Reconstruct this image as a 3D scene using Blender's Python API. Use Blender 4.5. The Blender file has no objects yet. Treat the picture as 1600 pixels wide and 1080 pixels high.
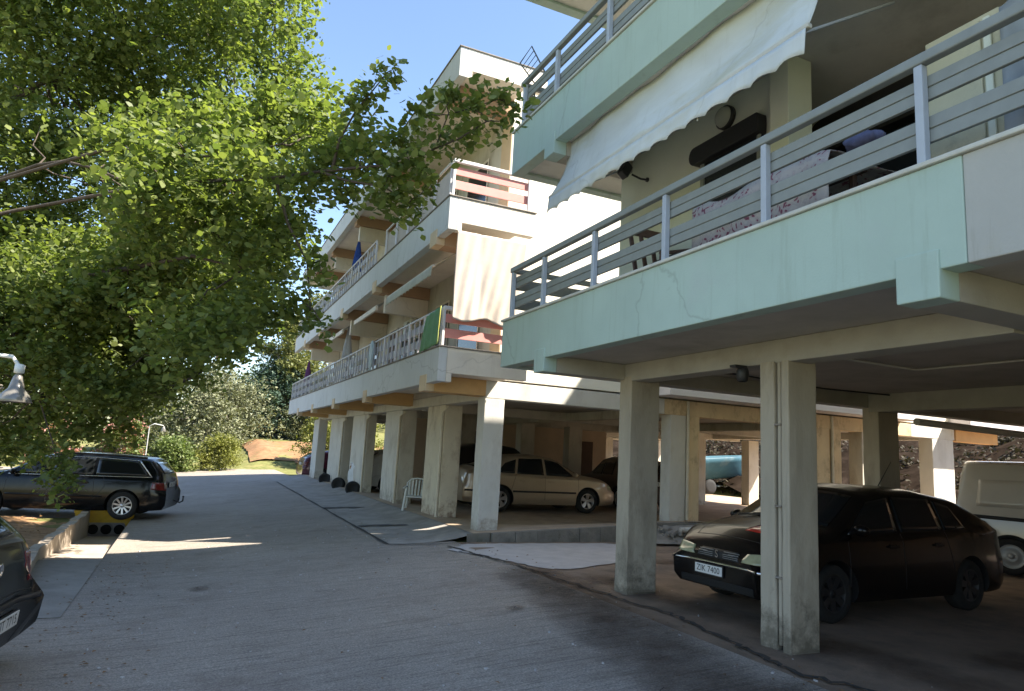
import bpy, bmesh, math, random
import numpy as np
from mathutils import Vector, Matrix
from mathutils.bvhtree import BVHTree

random.seed(7); RNG = np.random.default_rng(11)
S = bpy.context.scene
COL = S.collection
R = math.radians

# ---------------------------------------------------------------- camera
cam = bpy.data.cameras.new('camera'); co = bpy.data.objects.new('camera', cam); COL.objects.link(co)
yaw, pitch, roll = 0.427296694, 0.157512995, 0.0553699990
fw = Vector((math.sin(yaw)*math.cos(pitch), math.cos(yaw)*math.cos(pitch), math.sin(pitch)))
r0 = Vector((math.cos(yaw), -math.sin(yaw), 0)); u0 = r0.cross(fw)
rr = r0*math.cos(roll)+u0*math.sin(roll); uu = -r0*math.sin(roll)+u0*math.cos(roll)
co.matrix_world = Matrix(((rr.x, uu.x, -fw.x, 0), (rr.y, uu.y, -fw.y, 0), (rr.z, uu.z, -fw.z, 1.6), (0, 0, 0, 1)))
cam.sensor_width = 36; cam.lens = 1068.19/1600*36
cam.clip_start = 0.05; cam.clip_end = 2000
S.camera = co
CAM = Vector((0, 0, 1.6))
# ---------------------------------------------------------------- sky, sun, exposure
SD = Vector((-1, .74, -1.50)).normalized()          # direction the light travels
w = bpy.data.worlds.new('World'); S.world = w; w.use_nodes = True
nt = w.node_tree; bg = nt.nodes['Background']
sky = nt.nodes.new('ShaderNodeTexSky'); sky.sky_type = 'NISHITA'; sky.sun_disc = False
sky.sun_elevation = math.asin(-SD.z); sky.sun_rotation = math.atan2(-SD.x, -SD.y)
sky.air_density = 1.0; sky.dust_density = 0.4; sky.ozone_density = 1.2
nt.links.new(sky.outputs[0], bg.inputs[0]); bg.inputs[1].default_value = 0.1
sl = bpy.data.lights.new('sun', 'SUN'); sl.energy = 4.8; sl.angle = R(.5); sl.color = (1, .91, .78)
so = bpy.data.objects.new('sun', sl); COL.objects.link(so)
so.rotation_mode = 'QUATERNION'; so.rotation_quaternion = SD.to_track_quat('-Z', 'Y')
so.location = (20, -10, 25)
S.view_settings.view_transform = 'Standard'; S.view_settings.look = 'None'
S.view_settings.exposure = 1.8; S.view_settings.gamma = 1
S.render.engine = 'CYCLES'
S.cycles.max_bounces = 7; S.cycles.diffuse_bounces = 4; S.cycles.transmission_bounces = 4
S.cycles.transparent_max_bounces = 6; S.cycles.sample_clamp_indirect = 8
S.cycles.use_denoising = True

# ---------------------------------------------------------------- materials
MATS = {}
def mat(name, color, rough=.8, var=.12, scale=3., bump=0., bscale=30., metal=0., stain=None, sscale=1.2, samt=.45, coat=0., stretch=(1, 1, 1), spec=.5, base=None, streak=0):
    if name in MATS: return MATS[name]
    m = bpy.data.materials.new(name); m.use_nodes = True; n = m.node_tree.nodes; l = m.node_tree.links
    b = n['Principled BSDF']; b.inputs['Roughness'].default_value = rough; b.inputs['Metallic'].default_value = metal
    b.inputs['Coat Weight'].default_value = coat; b.inputs['Specular IOR Level'].default_value = spec
    tc = n.new('ShaderNodeTexCoord'); mp = n.new('ShaderNodeMapping'); l.new(tc.outputs['Object'], mp.inputs[0])
    mp.inputs['Scale'].default_value = stretch
    nz = n.new('ShaderNodeTexNoise'); nz.inputs['Scale'].default_value = scale; nz.inputs['Detail'].default_value = 7
    nz.inputs['Roughness'].default_value = .62
    l.new(mp.outputs[0], nz.inputs['Vector'])
    cr = n.new('ShaderNodeValToRGB'); l.new(nz.outputs[0], cr.inputs[0])
    c = np.array(color[:3])
    cr.color_ramp.elements[0].position = .3; cr.color_ramp.elements[1].position = .7
    cr.color_ramp.elements[0].color = (*np.clip(c*(1-var), 0, 1), 1); cr.color_ramp.elements[1].color = (*np.clip(c*(1+var), 0, 1), 1)
    out = cr.outputs[0]
    if stain is not None:
        n2 = n.new('ShaderNodeTexNoise'); n2.inputs['Scale'].default_value = sscale; n2.inputs['Detail'].default_value = 9
        n2.inputs['Roughness'].default_value = .7; l.new(mp.outputs[0], n2.inputs['Vector'])
        c2 = n.new('ShaderNodeValToRGB'); l.new(n2.outputs[0], c2.inputs[0])
        c2.color_ramp.elements[0].position = .52; c2.color_ramp.elements[1].position = .72
        c2.color_ramp.elements[0].color = (0, 0, 0, 1); c2.color_ramp.elements[1].color = (samt, samt, samt, 1)
        mx = n.new('ShaderNodeMix'); mx.data_type = 'RGBA'; l.new(c2.outputs[0], mx.inputs[0]); l.new(out, mx.inputs[6])
        mx.inputs[7].default_value = (*stain, 1); out = mx.outputs[2]
    if streak:
        ms_ = n.new('ShaderNodeMapping'); ms_.inputs['Scale'].default_value = (7, 7, .5); l.new(tc.outputs['Object'], ms_.inputs[0])
        n5 = n.new('ShaderNodeTexNoise'); n5.inputs['Scale'].default_value = 1.6; n5.inputs['Detail'].default_value = 8; n5.inputs['Roughness'].default_value = .7; l.new(ms_.outputs[0], n5.inputs['Vector'])
        c5 = n.new('ShaderNodeValToRGB'); l.new(n5.outputs[0], c5.inputs[0]); c5.color_ramp.elements[0].position = .54; c5.color_ramp.elements[1].position = .74
        c5.color_ramp.elements[0].color = (0, 0, 0, 1); c5.color_ramp.elements[1].color = (streak, streak, streak, 1)
        m5 = n.new('ShaderNodeMix'); m5.data_type = 'RGBA'; l.new(c5.outputs[0], m5.inputs[0]); l.new(out, m5.inputs[6]); m5.inputs[7].default_value = (c[0]*.55, c[1]*.52, c[2]*.42, 1); out = m5.outputs[2]
        vo_ = n.new('ShaderNodeTexVoronoi'); vo_.feature = 'DISTANCE_TO_EDGE'; vo_.inputs['Scale'].default_value = .55
        nw = n.new('ShaderNodeTexNoise'); nw.inputs['Scale'].default_value = 2.5; nw.inputs['Detail'].default_value = 6; l.new(tc.outputs['Object'], nw.inputs['Vector'])
        mw = n.new('ShaderNodeMix'); mw.data_type = 'VECTOR'; mw.inputs[0].default_value = .35; l.new(tc.outputs['Object'], mw.inputs[4]); l.new(nw.outputs['Color'], mw.inputs[5]); l.new(mw.outputs[1], vo_.inputs['Vector'])
        c6 = n.new('ShaderNodeValToRGB'); l.new(vo_.outputs['Distance'], c6.inputs[0]); c6.color_ramp.elements[0].position = .0; c6.color_ramp.elements[1].position = .006
        c6.color_ramp.elements[0].color = (streak, streak, streak, 1); c6.color_ramp.elements[1].color = (0, 0, 0, 1)
        m6 = n.new('ShaderNodeMix'); m6.data_type = 'RGBA'; l.new(c6.outputs[0], m6.inputs[0]); l.new(out, m6.inputs[6]); m6.inputs[7].default_value = (c[0]*.35, c[1]*.33, c[2]*.3, 1); out = m6.outputs[2]
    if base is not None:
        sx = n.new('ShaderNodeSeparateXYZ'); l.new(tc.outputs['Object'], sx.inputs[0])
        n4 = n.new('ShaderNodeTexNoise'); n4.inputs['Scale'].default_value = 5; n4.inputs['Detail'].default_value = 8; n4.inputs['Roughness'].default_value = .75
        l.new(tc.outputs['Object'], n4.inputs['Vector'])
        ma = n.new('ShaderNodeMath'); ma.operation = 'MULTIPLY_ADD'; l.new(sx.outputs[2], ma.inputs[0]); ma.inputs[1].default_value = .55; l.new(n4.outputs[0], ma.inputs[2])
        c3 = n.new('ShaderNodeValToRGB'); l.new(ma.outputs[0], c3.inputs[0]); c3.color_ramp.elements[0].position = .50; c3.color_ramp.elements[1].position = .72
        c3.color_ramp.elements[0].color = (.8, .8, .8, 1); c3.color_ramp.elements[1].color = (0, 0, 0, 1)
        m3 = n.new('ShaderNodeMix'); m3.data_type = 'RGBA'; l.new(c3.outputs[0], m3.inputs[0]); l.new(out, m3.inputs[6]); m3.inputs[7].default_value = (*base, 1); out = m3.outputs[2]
    l.new(out, b.inputs['Base Color'])
    if bump:
        n3 = n.new('ShaderNodeTexNoise'); n3.inputs['Scale'].default_value = bscale; n3.inputs['Detail'].default_value = 5
        l.new(mp.outputs[0], n3.inputs['Vector'])
        bp = n.new('ShaderNodeBump'); bp.inputs['Strength'].default_value = bump; bp.inputs['Distance'].default_value = .02
        l.new(n3.outputs[0], bp.inputs['Height']); l.new(bp.outputs[0], b.inputs['Normal'])
    MATS[name] = m; return m

def leafmat(name, c1, c2, trans=.35, rough=.5):
    if name in MATS: return MATS[name]
    m = bpy.data.materials.new(name); m.use_nodes = True; n = m.node_tree.nodes; l = m.node_tree.links
    b = n['Principled BSDF']; b.inputs['Roughness'].default_value = rough; b.inputs['Specular IOR Level'].default_value = .35
    g = n.new('ShaderNodeNewGeometry'); cr = n.new('ShaderNodeValToRGB'); cr.color_ramp.interpolation = 'B_SPLINE'; l.new(g.outputs['Random Per Island'], cr.inputs[0])
    cr.color_ramp.elements[0].color = (*c1, 1); cr.color_ramp.elements[1].color = (*c2, 1)
    l.new(cr.outputs[0], b.inputs['Base Color'])
    t = n.new('ShaderNodeBsdfTranslucent')
    mm = n.new('ShaderNodeMix'); mm.data_type = 'RGBA'; mm.blend_type = 'MULTIPLY'; mm.inputs[0].default_value = 1
    l.new(cr.outputs[0], mm.inputs[6]); mm.inputs[7].default_value = (1.2, 1.3, .55, 1); l.new(mm.outputs[2], t.inputs[0])
    ms = n.new('ShaderNodeMixShader'); ms.inputs[0].default_value = trans
    l.new(b.outputs[0], ms.inputs[1]); l.new(t.outputs[0], ms.inputs[2]); l.new(ms.outputs[0], n['Material Output'].inputs[0])
    MATS[name] = m; return m

def glassmat(name, color=(.012, .014, .016), rough=.04):
    m = mat(name, color, rough=rough, var=.05, spec=.45); return m

# ---------------------------------------------------------------- mesh helpers
class MB:
    def __init__(s): s.v = []; s.f = []; s.mi = []; s.sm = []; s.cur = 0
    def add(s, vs, fs, smooth=False):
        o = len(s.v); s.v += [tuple(v) for v in vs]
        for f in fs: s.f.append(tuple(i+o for i in f)); s.mi.append(s.cur); s.sm.append(smooth)
        return s
    def box(s, x0, x1, y0, y1, z0, z1):
        x0, x1 = min(x0, x1), max(x0, x1); y0, y1 = min(y0, y1), max(y0, y1); z0, z1 = min(z0, z1), max(z0, z1)
        v = [(x, y, z) for z in (z0, z1) for y in (y0, y1) for x in (x0, x1)]
        return s.add(v, [(0, 2, 3, 1), (4, 5, 7, 6), (0, 1, 5, 4), (2, 6, 7, 3), (0, 4, 6, 2), (1, 3, 7, 5)])
    def obox(s, c, dx, dy, dz, ax):        # ax: 3 unit vectors, half sizes dx,dy,dz
        c = Vector(c); a, b, d = [Vector(k).normalized() for k in ax]
        v = [c+a*i*dx+b*j*dy+d*k*dz for k in (-1, 1) for j in (-1, 1) for i in (-1, 1)]
        return s.add(v, [(0, 2, 3, 1), (4, 5, 7, 6), (0, 1, 5, 4), (2, 6, 7, 3), (0, 4, 6, 2), (1, 3, 7, 5)])
    def bar(s, a, b, w, h, up=(0, 0, 1)):   # rectangular bar from a to b
        a = Vector(a); b = Vector(b); d = (b-a); L = d.length; d.normalize(); up = Vector(up)
        sd = d.cross(up).normalized(); u = sd.cross(d)
        return s.obox((a+b)/2, L/2, w/2, h/2, (d, sd, u))
    def tube(s, path, r, n=8, caps=True):
        P = [Vector(p) for p in path]; rs = r if hasattr(r, '__len__') else [r]*len(P)
        vs = []; prev = None
        for i, p in enumerate(P):
            d = (P[min(i+1, len(P)-1)]-P[max(i-1, 0)]).normalized()
            if prev is None: prev = d.orthogonal().normalized()
            prev = (prev-d*prev.dot(d)).normalized(); q = d.cross(prev)
            for k in range(n):
                t = 2*math.pi*k/n; vs.append(p+(prev*math.cos(t)+q*math.sin(t))*rs[i])
        fs = [(i*n+k, i*n+(k+1) % n, (i+1)*n+(k+1) % n, (i+1)*n+k) for i in range(len(P)-1) for k in range(n)]
        s.add(vs, fs, True)
        if caps:
            m = len(P)-1
            s.add(vs[:n], [tuple(range(n))[::-1]]); s.add(vs[m*n:], [tuple(range(n))])
        return s
    def lathe(s, prof, c=(0, 0, 0), axis='z', n=24, smooth=True):   # prof: (r, h)
        c = Vector(c); vs = []
        for r, h in prof:
            for k in range(n):
                t = 2*math.pi*k/n; a, b = r*math.cos(t), r*math.sin(t)
                vs.append(c+Vector({'z': (a, b, h), 'y': (a, h, b), 'x': (h, a, b)}[axis]))
        fs = [(i*n+k, i*n+(k+1) % n, (i+1)*n+(k+1) % n, (i+1)*n+k) for i in range(len(prof)-1) for k in range(n)]
        return s.add(vs, fs, smooth)
    def prism(s, poly, axis, a, b):         # poly of 2D points, extruded along axis
        n = len(poly)
        def P(p, t): return {'x': (t, p[0], p[1]), 'y': (p[0], t, p[1]), 'z': (p[0], p[1], t)}[axis]
        vs = [P(p, a) for p in poly]+[P(p, b) for p in poly]
        return s.add(vs, [tuple(range(n))[::-1], tuple(range(n, 2*n))]+[(i, (i+1) % n, n+(i+1) % n, n+i) for i in range(n)])
    def grid(s, fn, nu, nv, smooth=True):
        vs = [fn(i/nu, j/nv) for i in range(nu+1) for j in range(nv+1)]
        return s.add(vs, [(i*(nv+1)+j, (i+1)*(nv+1)+j, (i+1)*(nv+1)+j+1, i*(nv+1)+j+1) for i in range(nu) for j in range(nv)], smooth)
    def build(s, name, mats, parent=None, world=True, bevel=0, fix=True):
        me = bpy.data.meshes.new(name)
        off = Vector((0, 0, 0))
        if parent is not None and world:
            q = parent
            while q is not None: off += q.location; q = q.parent
        me.from_pydata([(v[0]-off.x, v[1]-off.y, v[2]-off.z) for v in s.v], [], s.f)
        for m in (mats if isinstance(mats, (list, tuple)) else [mats]): me.materials.append(m)
        me.polygons.foreach_set('material_index', s.mi); me.polygons.foreach_set('use_smooth', s.sm)
        if fix:
            bm = bmesh.new(); bm.from_mesh(me); bmesh.ops.recalc_face_normals(bm, faces=bm.faces); bm.to_mesh(me); bm.free()
        me.update()
        o = bpy.data.objects.new(name, me); COL.objects.link(o)
        if parent is not None: o.parent = parent
        if bevel:
            b = o.modifiers.new('bevel', 'BEVEL'); b.width = bevel; b.segments = 2; b.limit_method = 'ANGLE'; b.angle_limit = R(50)
        return o

def tag(o, label=None, cat=None, group=None, kind=None):
    if label: o['label'] = label
    if cat: o['category'] = cat
    if group: o['group'] = group
    if kind: o['kind'] = kind
    return o
def empty(name, loc, label=None, cat=None, group=None, rz=0):
    o = bpy.data.objects.new(name, None); COL.objects.link(o); o.location = loc; o.rotation_euler.z = rz
    o.empty_display_size = .2
    return tag(o, label, cat, group)
def kids(o): return [c for c in bpy.data.objects if c.parent == o]
def copy_tree(o, parent=None):
    c = o.copy(); COL.objects.link(c); c.parent = parent
    for ch in kids(o): copy_tree(ch, c)
    return c
def wob(b, amp, sc=1.):                 # slight unevenness
    return b
def text_mesh(txt, size, depth=.002, font=None):
    cu = bpy.data.curves.new('t', 'FONT'); cu.body = txt; cu.size = size; cu.extrude = depth; cu.align_x = 'CENTER'; cu.align_y = 'CENTER'; cu.resolution_u = 3
    o = bpy.data.objects.new('t', cu); COL.objects.link(o); dg = bpy.context.evaluated_depsgraph_get(); dg.update()
    me = o.evaluated_get(dg).to_mesh(); vs = [tuple(v.co) for v in me.vertices]; fs = [tuple(p.vertices) for p in me.polygons]
    o.evaluated_get(dg).to_mesh_clear(); bpy.data.objects.remove(o); bpy.data.curves.remove(cu)
    return vs, fs

# ---------------------------------------------------------------- palette
M = dict(
 mint=mat('mint_paint', (.40, .51, .45), .75, .06, 1.3, .12, 60, stain=(.41, .46, .44), sscale=.45, samt=.9, streak=.32),
 mint_cap=mat('cap_stone', (.52, .52, .47), .7, .12, 6),
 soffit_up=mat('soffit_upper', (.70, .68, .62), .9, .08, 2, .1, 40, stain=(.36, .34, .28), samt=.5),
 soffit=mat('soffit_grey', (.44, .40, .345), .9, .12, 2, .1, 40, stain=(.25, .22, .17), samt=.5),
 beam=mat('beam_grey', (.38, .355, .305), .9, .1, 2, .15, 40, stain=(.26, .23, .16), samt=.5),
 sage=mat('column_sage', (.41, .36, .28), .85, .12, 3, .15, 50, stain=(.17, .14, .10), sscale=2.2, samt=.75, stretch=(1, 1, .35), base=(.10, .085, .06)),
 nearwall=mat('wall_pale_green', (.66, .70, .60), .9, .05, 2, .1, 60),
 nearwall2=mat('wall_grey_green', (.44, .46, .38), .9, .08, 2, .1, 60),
 rail=mat('rail_grey', (.23, .25, .24), .5, .08, 8),
 rail_dark=mat('rail_groove', (.10, .12, .12), .6, .1, 8),
 post=mat('post_grey', (.40, .44, .50), .45, .06, 8),
 white=mat('paint_white', (.66, .66, .64), .8, .06, 1.5, .08, 60, stain=(.50, .48, .43), sscale=.9, samt=.5, streak=.35),
 cream=mat('paint_cream', (.78, .70, .60), .85, .05, 1.5, .08, 60, stain=(.55, .45, .36), sscale=1.4, samt=.35, streak=.25),
 ochre=mat('paint_ochre', (.62, .38, .17), .85, .1, 2, .08, 60, stain=(.45, .25, .12), samt=.5),
 ochre_beam=mat('paint_tan', (.66, .50, .32), .85, .08, 2, .08, 60, stain=(.42, .30, .2), samt=.5),
 beige=mat('column_beige', (.58, .54, .46), .85, .08, 3, .12, 50, stain=(.26, .2, .14), sscale=1.8, samt=.6, stretch=(1, 1, .5), base=(.13, .10, .07)),
 colwhite=mat('column_white', (.60, .58, .53), .85, .06, 3, .12, 50, stain=(.36, .3, .24), sscale=1.4, samt=.5, stretch=(1, 1, .5), base=(.26, .21, .16)),
 yellowcol=mat('column_yellow', (.68, .53, .33), .85, .08, 3, .15, 50, stain=(.24, .15, .09), sscale=2.6, samt=.8, stretch=(1, 1, .6), base=(.17, .09, .055)),
 sidecol=mat('column_peeling', (.62, .55, .42), .85, .08, 3, .15, 50, stain=(.30, .21, .14), sscale=2.6, samt=.75, stretch=(1, 1, .6), base=(.17, .09, .055)),
 darkwall=mat('inner_wall', (.58, .45, .33), .9, .1, 2),
 pink=mat('plank_salmon', (.66, .27, .24), .6, .08, 5),
 railwhite=mat('rail_white', (.62, .60, .60), .5, .08, 6),
 plank=mat('plank_grey_white', (.46, .44, .46), .6, .1, 5),
 pipe=mat('drain_pipe_cream', (.60, .54, .42), .5, .1, 6),
 pipe_g=mat('drain_pipe_green', (.36, .44, .33), .6, .1, 6, stain=(.2, .16, .1), sscale=3),
 concrete=mat('concrete_old', (.27, .25, .22), .95, .22, 3, .4, 40, stain=(.10, .085, .065), sscale=1.5, samt=.8),
 kerb=mat('kerb_concrete', (.22, .20, .17), .95, .3, 5, .5, 40, stain=(.07, .07, .045), sscale=2.5, samt=.9),
 patch=mat('concrete_patch', (.44, .42, .41), .9, .12, 4, .25, 40),
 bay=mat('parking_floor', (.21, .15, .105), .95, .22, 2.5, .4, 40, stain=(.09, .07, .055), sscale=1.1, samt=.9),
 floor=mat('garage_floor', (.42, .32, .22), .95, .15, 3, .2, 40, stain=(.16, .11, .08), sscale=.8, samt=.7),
 soil=mat('dry_soil', (.36, .22, .12), 1, .35, 9, .6, 30, spec=.1, stain=(.16, .10, .06), sscale=3, samt=.7),
 redsoil=mat('orange_bank', (.27, .155, .085), 1, .3, 2.2, .6, 8, spec=.1, stain=(.15, .14, .06), sscale=.7, samt=.95),
 grass=mat('dry_grass', (.16, .165, .06), 1, .35, 4, .5, 40, spec=.1, stain=(.30, .24, .11), sscale=.7, samt=.8),
 rubber=mat('rubber', (.018, .018, .018), .85, .2, 20),
 rim=mat('alloy', (.55, .55, .57), .3, .04, 6, metal=.9),
 steelrim=mat('steel_rim', (.42, .42, .42), .45, .12, 6, metal=.5),
 chrome=mat('chrome', (.7, .7, .72), .15, .02, 6, metal=1.),
 black=mat('black_plastic', (.02, .02, .022), .5, .2, 10),
 glass=glassmat('car_glass'),
 plate=mat('plate_white', (.72, .72, .70), .4, .03, 8),
 ink=mat('plate_ink', (.02, .02, .02), .5, .03, 8),
 redlens=mat('red_lens', (.14, .008, .008), .12, .3, 12, coat=.4),
 headlens=mat('head_lens', (.42, .42, .26), .12, .15, 14, coat=.7),
 amber=mat('amber_lens', (.6, .22, .03), .15, .1, 10, coat=.5),
 bark=mat('bark', (.075, .058, .045), .95, .3, 9, .6, 30),
 barkgrey=mat('bark_grey', (.24, .21, .18), .95, .25, 9, .5, 30),
 yellow=mat('headwall_yellow', (.62, .40, .04), .8, .15, 6, .2, 40, stain=(.30, .2, .08), sscale=3, samt=.6),
 dark=mat('dark_void', (.012, .011, .010), .9, .1, 4),
 brown=mat('brown_door', (.10, .06, .045), .7, .15, 5),
 plastic=mat('white_plastic', (.62, .64, .60), .45, .05, 5),
)

# ---------------------------------------------------------------- ground heights
def hz(x, y):
    t = min(max((4.5-x)/5.5, 0), 1)
    t2 = t*t*(3-2*t)*.5+t*.5
    far = min(max((y-26)/18, 0), 1)
    h = -.40*t2*(1-.35*far)
    if y > 46: h += min((y-46)*.055, 4.5)*min(max((x+30)/34, .35), 1)
    if y > 43.5: h += min((y-43.5)*.30, 1.15)*min(max((x-1.8)/2.5, 0), 1)
    if x > 24: h += min((x-24)*.26, 13)
    if x < -9: h += min((-9-x)*.03, 1.5)
    return h
DX0, DX1, DY0, DY1 = -2.05, -1.05, 12.9, 18.9       # ditch footprint
def sheet(xs, ys, dz, skip=None, f=hz):
    b = MB(); idx = {}
    for i, x in enumerate(xs):
        for j, y in enumerate(ys): idx[i, j] = len(b.v); b.v.append((x, y, f(x, y)+dz))
    for i in range(len(xs)-1):
        for j in range(len(ys)-1):
            cx, cy = (xs[i]+xs[i+1])/2, (ys[j]+ys[j+1])/2
            if skip and skip(cx, cy): continue
            b.f.append((idx[i, j], idx[i+1, j], idx[i+1, j+1], idx[i, j+1])); b.mi.append(0); b.sm.append(True)
    return b
def lin(a, b, n, extra=()): return sorted(set([round(float(v), 4) for v in np.linspace(a, b, n)]+[round(e, 4) for e in extra]))
def inditch(x, y): return DX0 < x < DX1 and DY0 < y < DY1
gx = sorted(set([-400, -200, -90, -50, -30]+lin(-20, 30, 51)+[40, 60, 90, 150, 250, 400]+[DX0, DX1]))
gy = sorted(set([-100, -50, -20, -10]+lin(-5, 60, 66)+[70, 80, 95, 120, 160, 220, 300, 500, 900]+[DY0, DY1]))
tag(sheet(gx, gy, -.012, inditch).build('ground', M['grass'], fix=False), 'dry grassy ground stretching out beyond the driveway', 'ground', kind='structure')

# road material: ridged concrete
def roadmat():
    m = bpy.data.materials.new('road_concrete'); m.use_nodes = True; n = m.node_tree.nodes; l = m.node_tree.links
    b = n['Principled BSDF']; b.inputs['Roughness'].default_value = .82; b.inputs['Specular IOR Level'].default_value = .35
    tc = n.new('ShaderNodeTexCoord')
    def noise(sc, det=6, st=(1, 1, 1), ro=.6):
        mp = n.new('ShaderNodeMapping'); mp.inputs['Scale'].default_value = st; mp.inputs['Rotation'].default_value = (0, 0, R(-4)); l.new(tc.outputs['Object'], mp.inputs[0])
        z = n.new('ShaderNodeTexNoise'); z.inputs['Scale'].default_value = sc; z.inputs['Detail'].default_value = det; z.inputs['Roughness'].default_value = ro
        l.new(mp.outputs[0], z.inputs['Vector']); return z.outputs[0]
    def ramp(i, stops):
        c = n.new('ShaderNodeValToRGB'); l.new(i, c.inputs[0]); e = c.color_ramp.elements
        e[0].position, e[0].color = stops[0][0], (*stops[0][1], 1); e[1].position, e[1].color = stops[-1][0], (*stops[-1][1], 1)
        for p, q in stops[1:-1]: k = e.new(p); k.color = (*q, 1)
        return c.outputs[0]
    def mix(f, a, c, bt='MIX', fv=None):
        x = n.new('ShaderNodeMix'); x.data_type = 'RGBA'; x.blend_type = bt
        if fv is not None: x.inputs[0].default_value = fv
        else: l.new(f, x.inputs[0])
        l.new(a, x.inputs[6])
        if isinstance(c, tuple): x.inputs[7].default_value = (*c, 1)
        else: l.new(c, x.inputs[7])
        return x.outputs[2]
    base = ramp(noise(.45, 5), [(.3, (.26, .228, .195)), (.7, (.365, .325, .28))])
    fine = ramp(noise(55, 8, ro=.8), [(.36, (.45, .45, .45)), (.52, (1, 1, 1)), (.66, (1.6, 1.6, 1.6))])
    c = mix(None, base, fine, 'MULTIPLY', .9)
    ridge = ramp(noise(9, 5, (.16, 3.4, 1), .7), [(.38, (.42, .40, .38)), (.47, (1, 1, 1)), (.66, (1.25, 1.22, 1.18))])
    c = mix(None, c, ridge, 'MULTIPLY', .5)
    blot = ramp(noise(.9, 8, ro=.7), [(.50, (0, 0, 0)), (.72, (.65, .65, .65))])
    c = mix(blot, c, (.13, .10, .08))
    pale = ramp(noise(1.7, 9, (.5, 2.2, 1), .75), [(.62, (0, 0, 0)), (.78, (.55, .55, .55))])
    c = mix(pale, c, (.42, .41, .40))
    chip = ramp(noise(3.6, 9, (.6, 2.5, 1), .8), [(.70, (0, 0, 0)), (.73, (.9, .9, .9))])
    c = mix(chip, c, (.05, .045, .04))
    l.new(c, b.inputs['Base Color'])
    bp = n.new('ShaderNodeBump'); bp.inputs['Strength'].default_value = .6; bp.inputs['Distance'].default_value = .018
    add = n.new('ShaderNodeMath'); add.operation = 'ADD'; l.new(noise(9, 4, (.22, 3.2, 1)), add.inputs[0]); l.new(noise(45, 6), add.inputs[1])
    l.new(add.outputs[0], bp.inputs['Height']); l.new(bp.outputs[0], b.inputs['Normal'])
    return m
ROAD = roadmat()
# paved road: strip to the building plus a forecourt that swings left behind the wagon
rx = lin(-9, 4.5, 46, (DX0, DX1)); ry = lin(-6, 45, 103, (DY0, DY1))
def noroad(x, y):
    if inditch(x, y): return True
    if x < -1.05 and 9.0 < y < 18.9: return True
    if x < DX1 and y <= 9.0: return x < -1.6-.35*y/9 and x < -9
    return y > 43-.35*abs(x-2)+.8*math.sin(x*1.3)
tag(sheet(rx, ry, 0, noroad).build('road', ROAD, fix=False), 'grey ridged concrete driveway in the shade of the flats', 'road', kind='structure')
# soil patch on the left
tag(sheet(lin(-9, DX0, 20), lin(9.0, 18.9, 26), .004, None, lambda x, y: hz(x, y)+.03*math.sin(3*x+y)+.02*math.sin(5*y)).build('soil', M['soil'], fix=False), 'patch of dry leaf strewn soil left of the ditch', 'soil', kind='structure')
tag(sheet(lin(-2.1, DX1, 4), lin(9.0, DY0, 10), .006, None, lambda x, y: hz(x, y)).build('rough_verge', M['concrete'], fix=False), 'crumbled concrete verge at the end of the ditch', 'verge', kind='structure')
# parking floor under the near block and strip between the blocks
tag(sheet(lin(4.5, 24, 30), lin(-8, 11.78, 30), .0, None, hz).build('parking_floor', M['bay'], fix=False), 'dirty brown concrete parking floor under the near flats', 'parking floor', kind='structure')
def hs(x, y):
    k = min(max((13.6-y)/1.4, 0), 1)
    return .14+min(max((x-4.9), 0)*.055, .26)*k+.02*min(max(x-5, 0), 8)*(1-k)/8
b = sheet(lin(4.86, 24, 30), lin(11.86, 34, 40), 0, None, hs)
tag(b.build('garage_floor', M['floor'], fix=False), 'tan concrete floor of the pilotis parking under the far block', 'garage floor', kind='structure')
# apron between road and garage
b = sheet(lin(3.35, 4.9, 5), lin(11.9, 34, 30), .006, None, lambda x, y: hz(x, y)+max(0, (x-4.35)/.55)*.13)
tag(b.build('apron', mat('apron_concrete', (.30, .275, .245), .95, .2, 2.2, .35, 40, stain=(.15, .125, .10), sscale=1.0, samt=.8), fix=False), 'paler concrete apron between the driveway and the far columns', 'apron', kind='structure')
def path(p, n=14, j=.03):
    out = []
    for a, c in zip(p[:-1], p[1:]):
        for i in range(n): t = i/n; out.append((a[0]+(c[0]-a[0])*t+random.uniform(-j, j), a[1]+(c[1]-a[1])*t+random.uniform(-j, j)))
    return out+[p[-1]]
# pale cement patch in front of the kerb and dark tar joints
poly = [(4.6, 11.5), (5.6, 11.52), (7.4, 11.5), (7.9, 11.1), (7.3, 10.2), (6.4, 9.4), (5.2, 8.9), (4.85, 8.95), (4.55, 9.6), (4.3, 10.4), (4.05, 11.0)]
pj = [(q[0]+random.uniform(-.03, .03), q[1]+random.uniform(-.04, .04)) for q in path(poly+poly[:1], 8, .0)[:-1]]
mb = MB(); mb.add([(x, y, hz(x, y)+.012) for x, y in pj], [tuple(range(len(pj)))])
tag(mb.build('cement_patch', M['patch'], fix=False), 'pale cement patch in front of the kerb', 'cement patch', kind='structure')
def ribbon(pts, wd, dz, name, m, label):
    mb = MB(); n = len(pts); vs = []
    for i, (x, y) in enumerate(pts):
        a = pts[max(i-1, 0)]; c = pts[min(i+1, n-1)]; d = math.hypot(c[0]-a[0], c[1]-a[1]); nx, ny = -(c[1]-a[1])/d, (c[0]-a[0])/d
        ww = wd*(.6+.8*random.random())
        vs += [(x+nx*ww/2, y+ny*ww/2, hz(x+nx*ww/2, y+ny*ww/2)+dz), (x-nx*ww/2, y-ny*ww/2, hz(x-nx*ww/2, y-ny*ww/2)+dz)]
    mb.add(vs, [(2*i, 2*i+1, 2*i+3, 2*i+2) for i in range(n-1)])
    return tag(mb.build(name, m, fix=False), label, 'crack', kind='structure')
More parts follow.
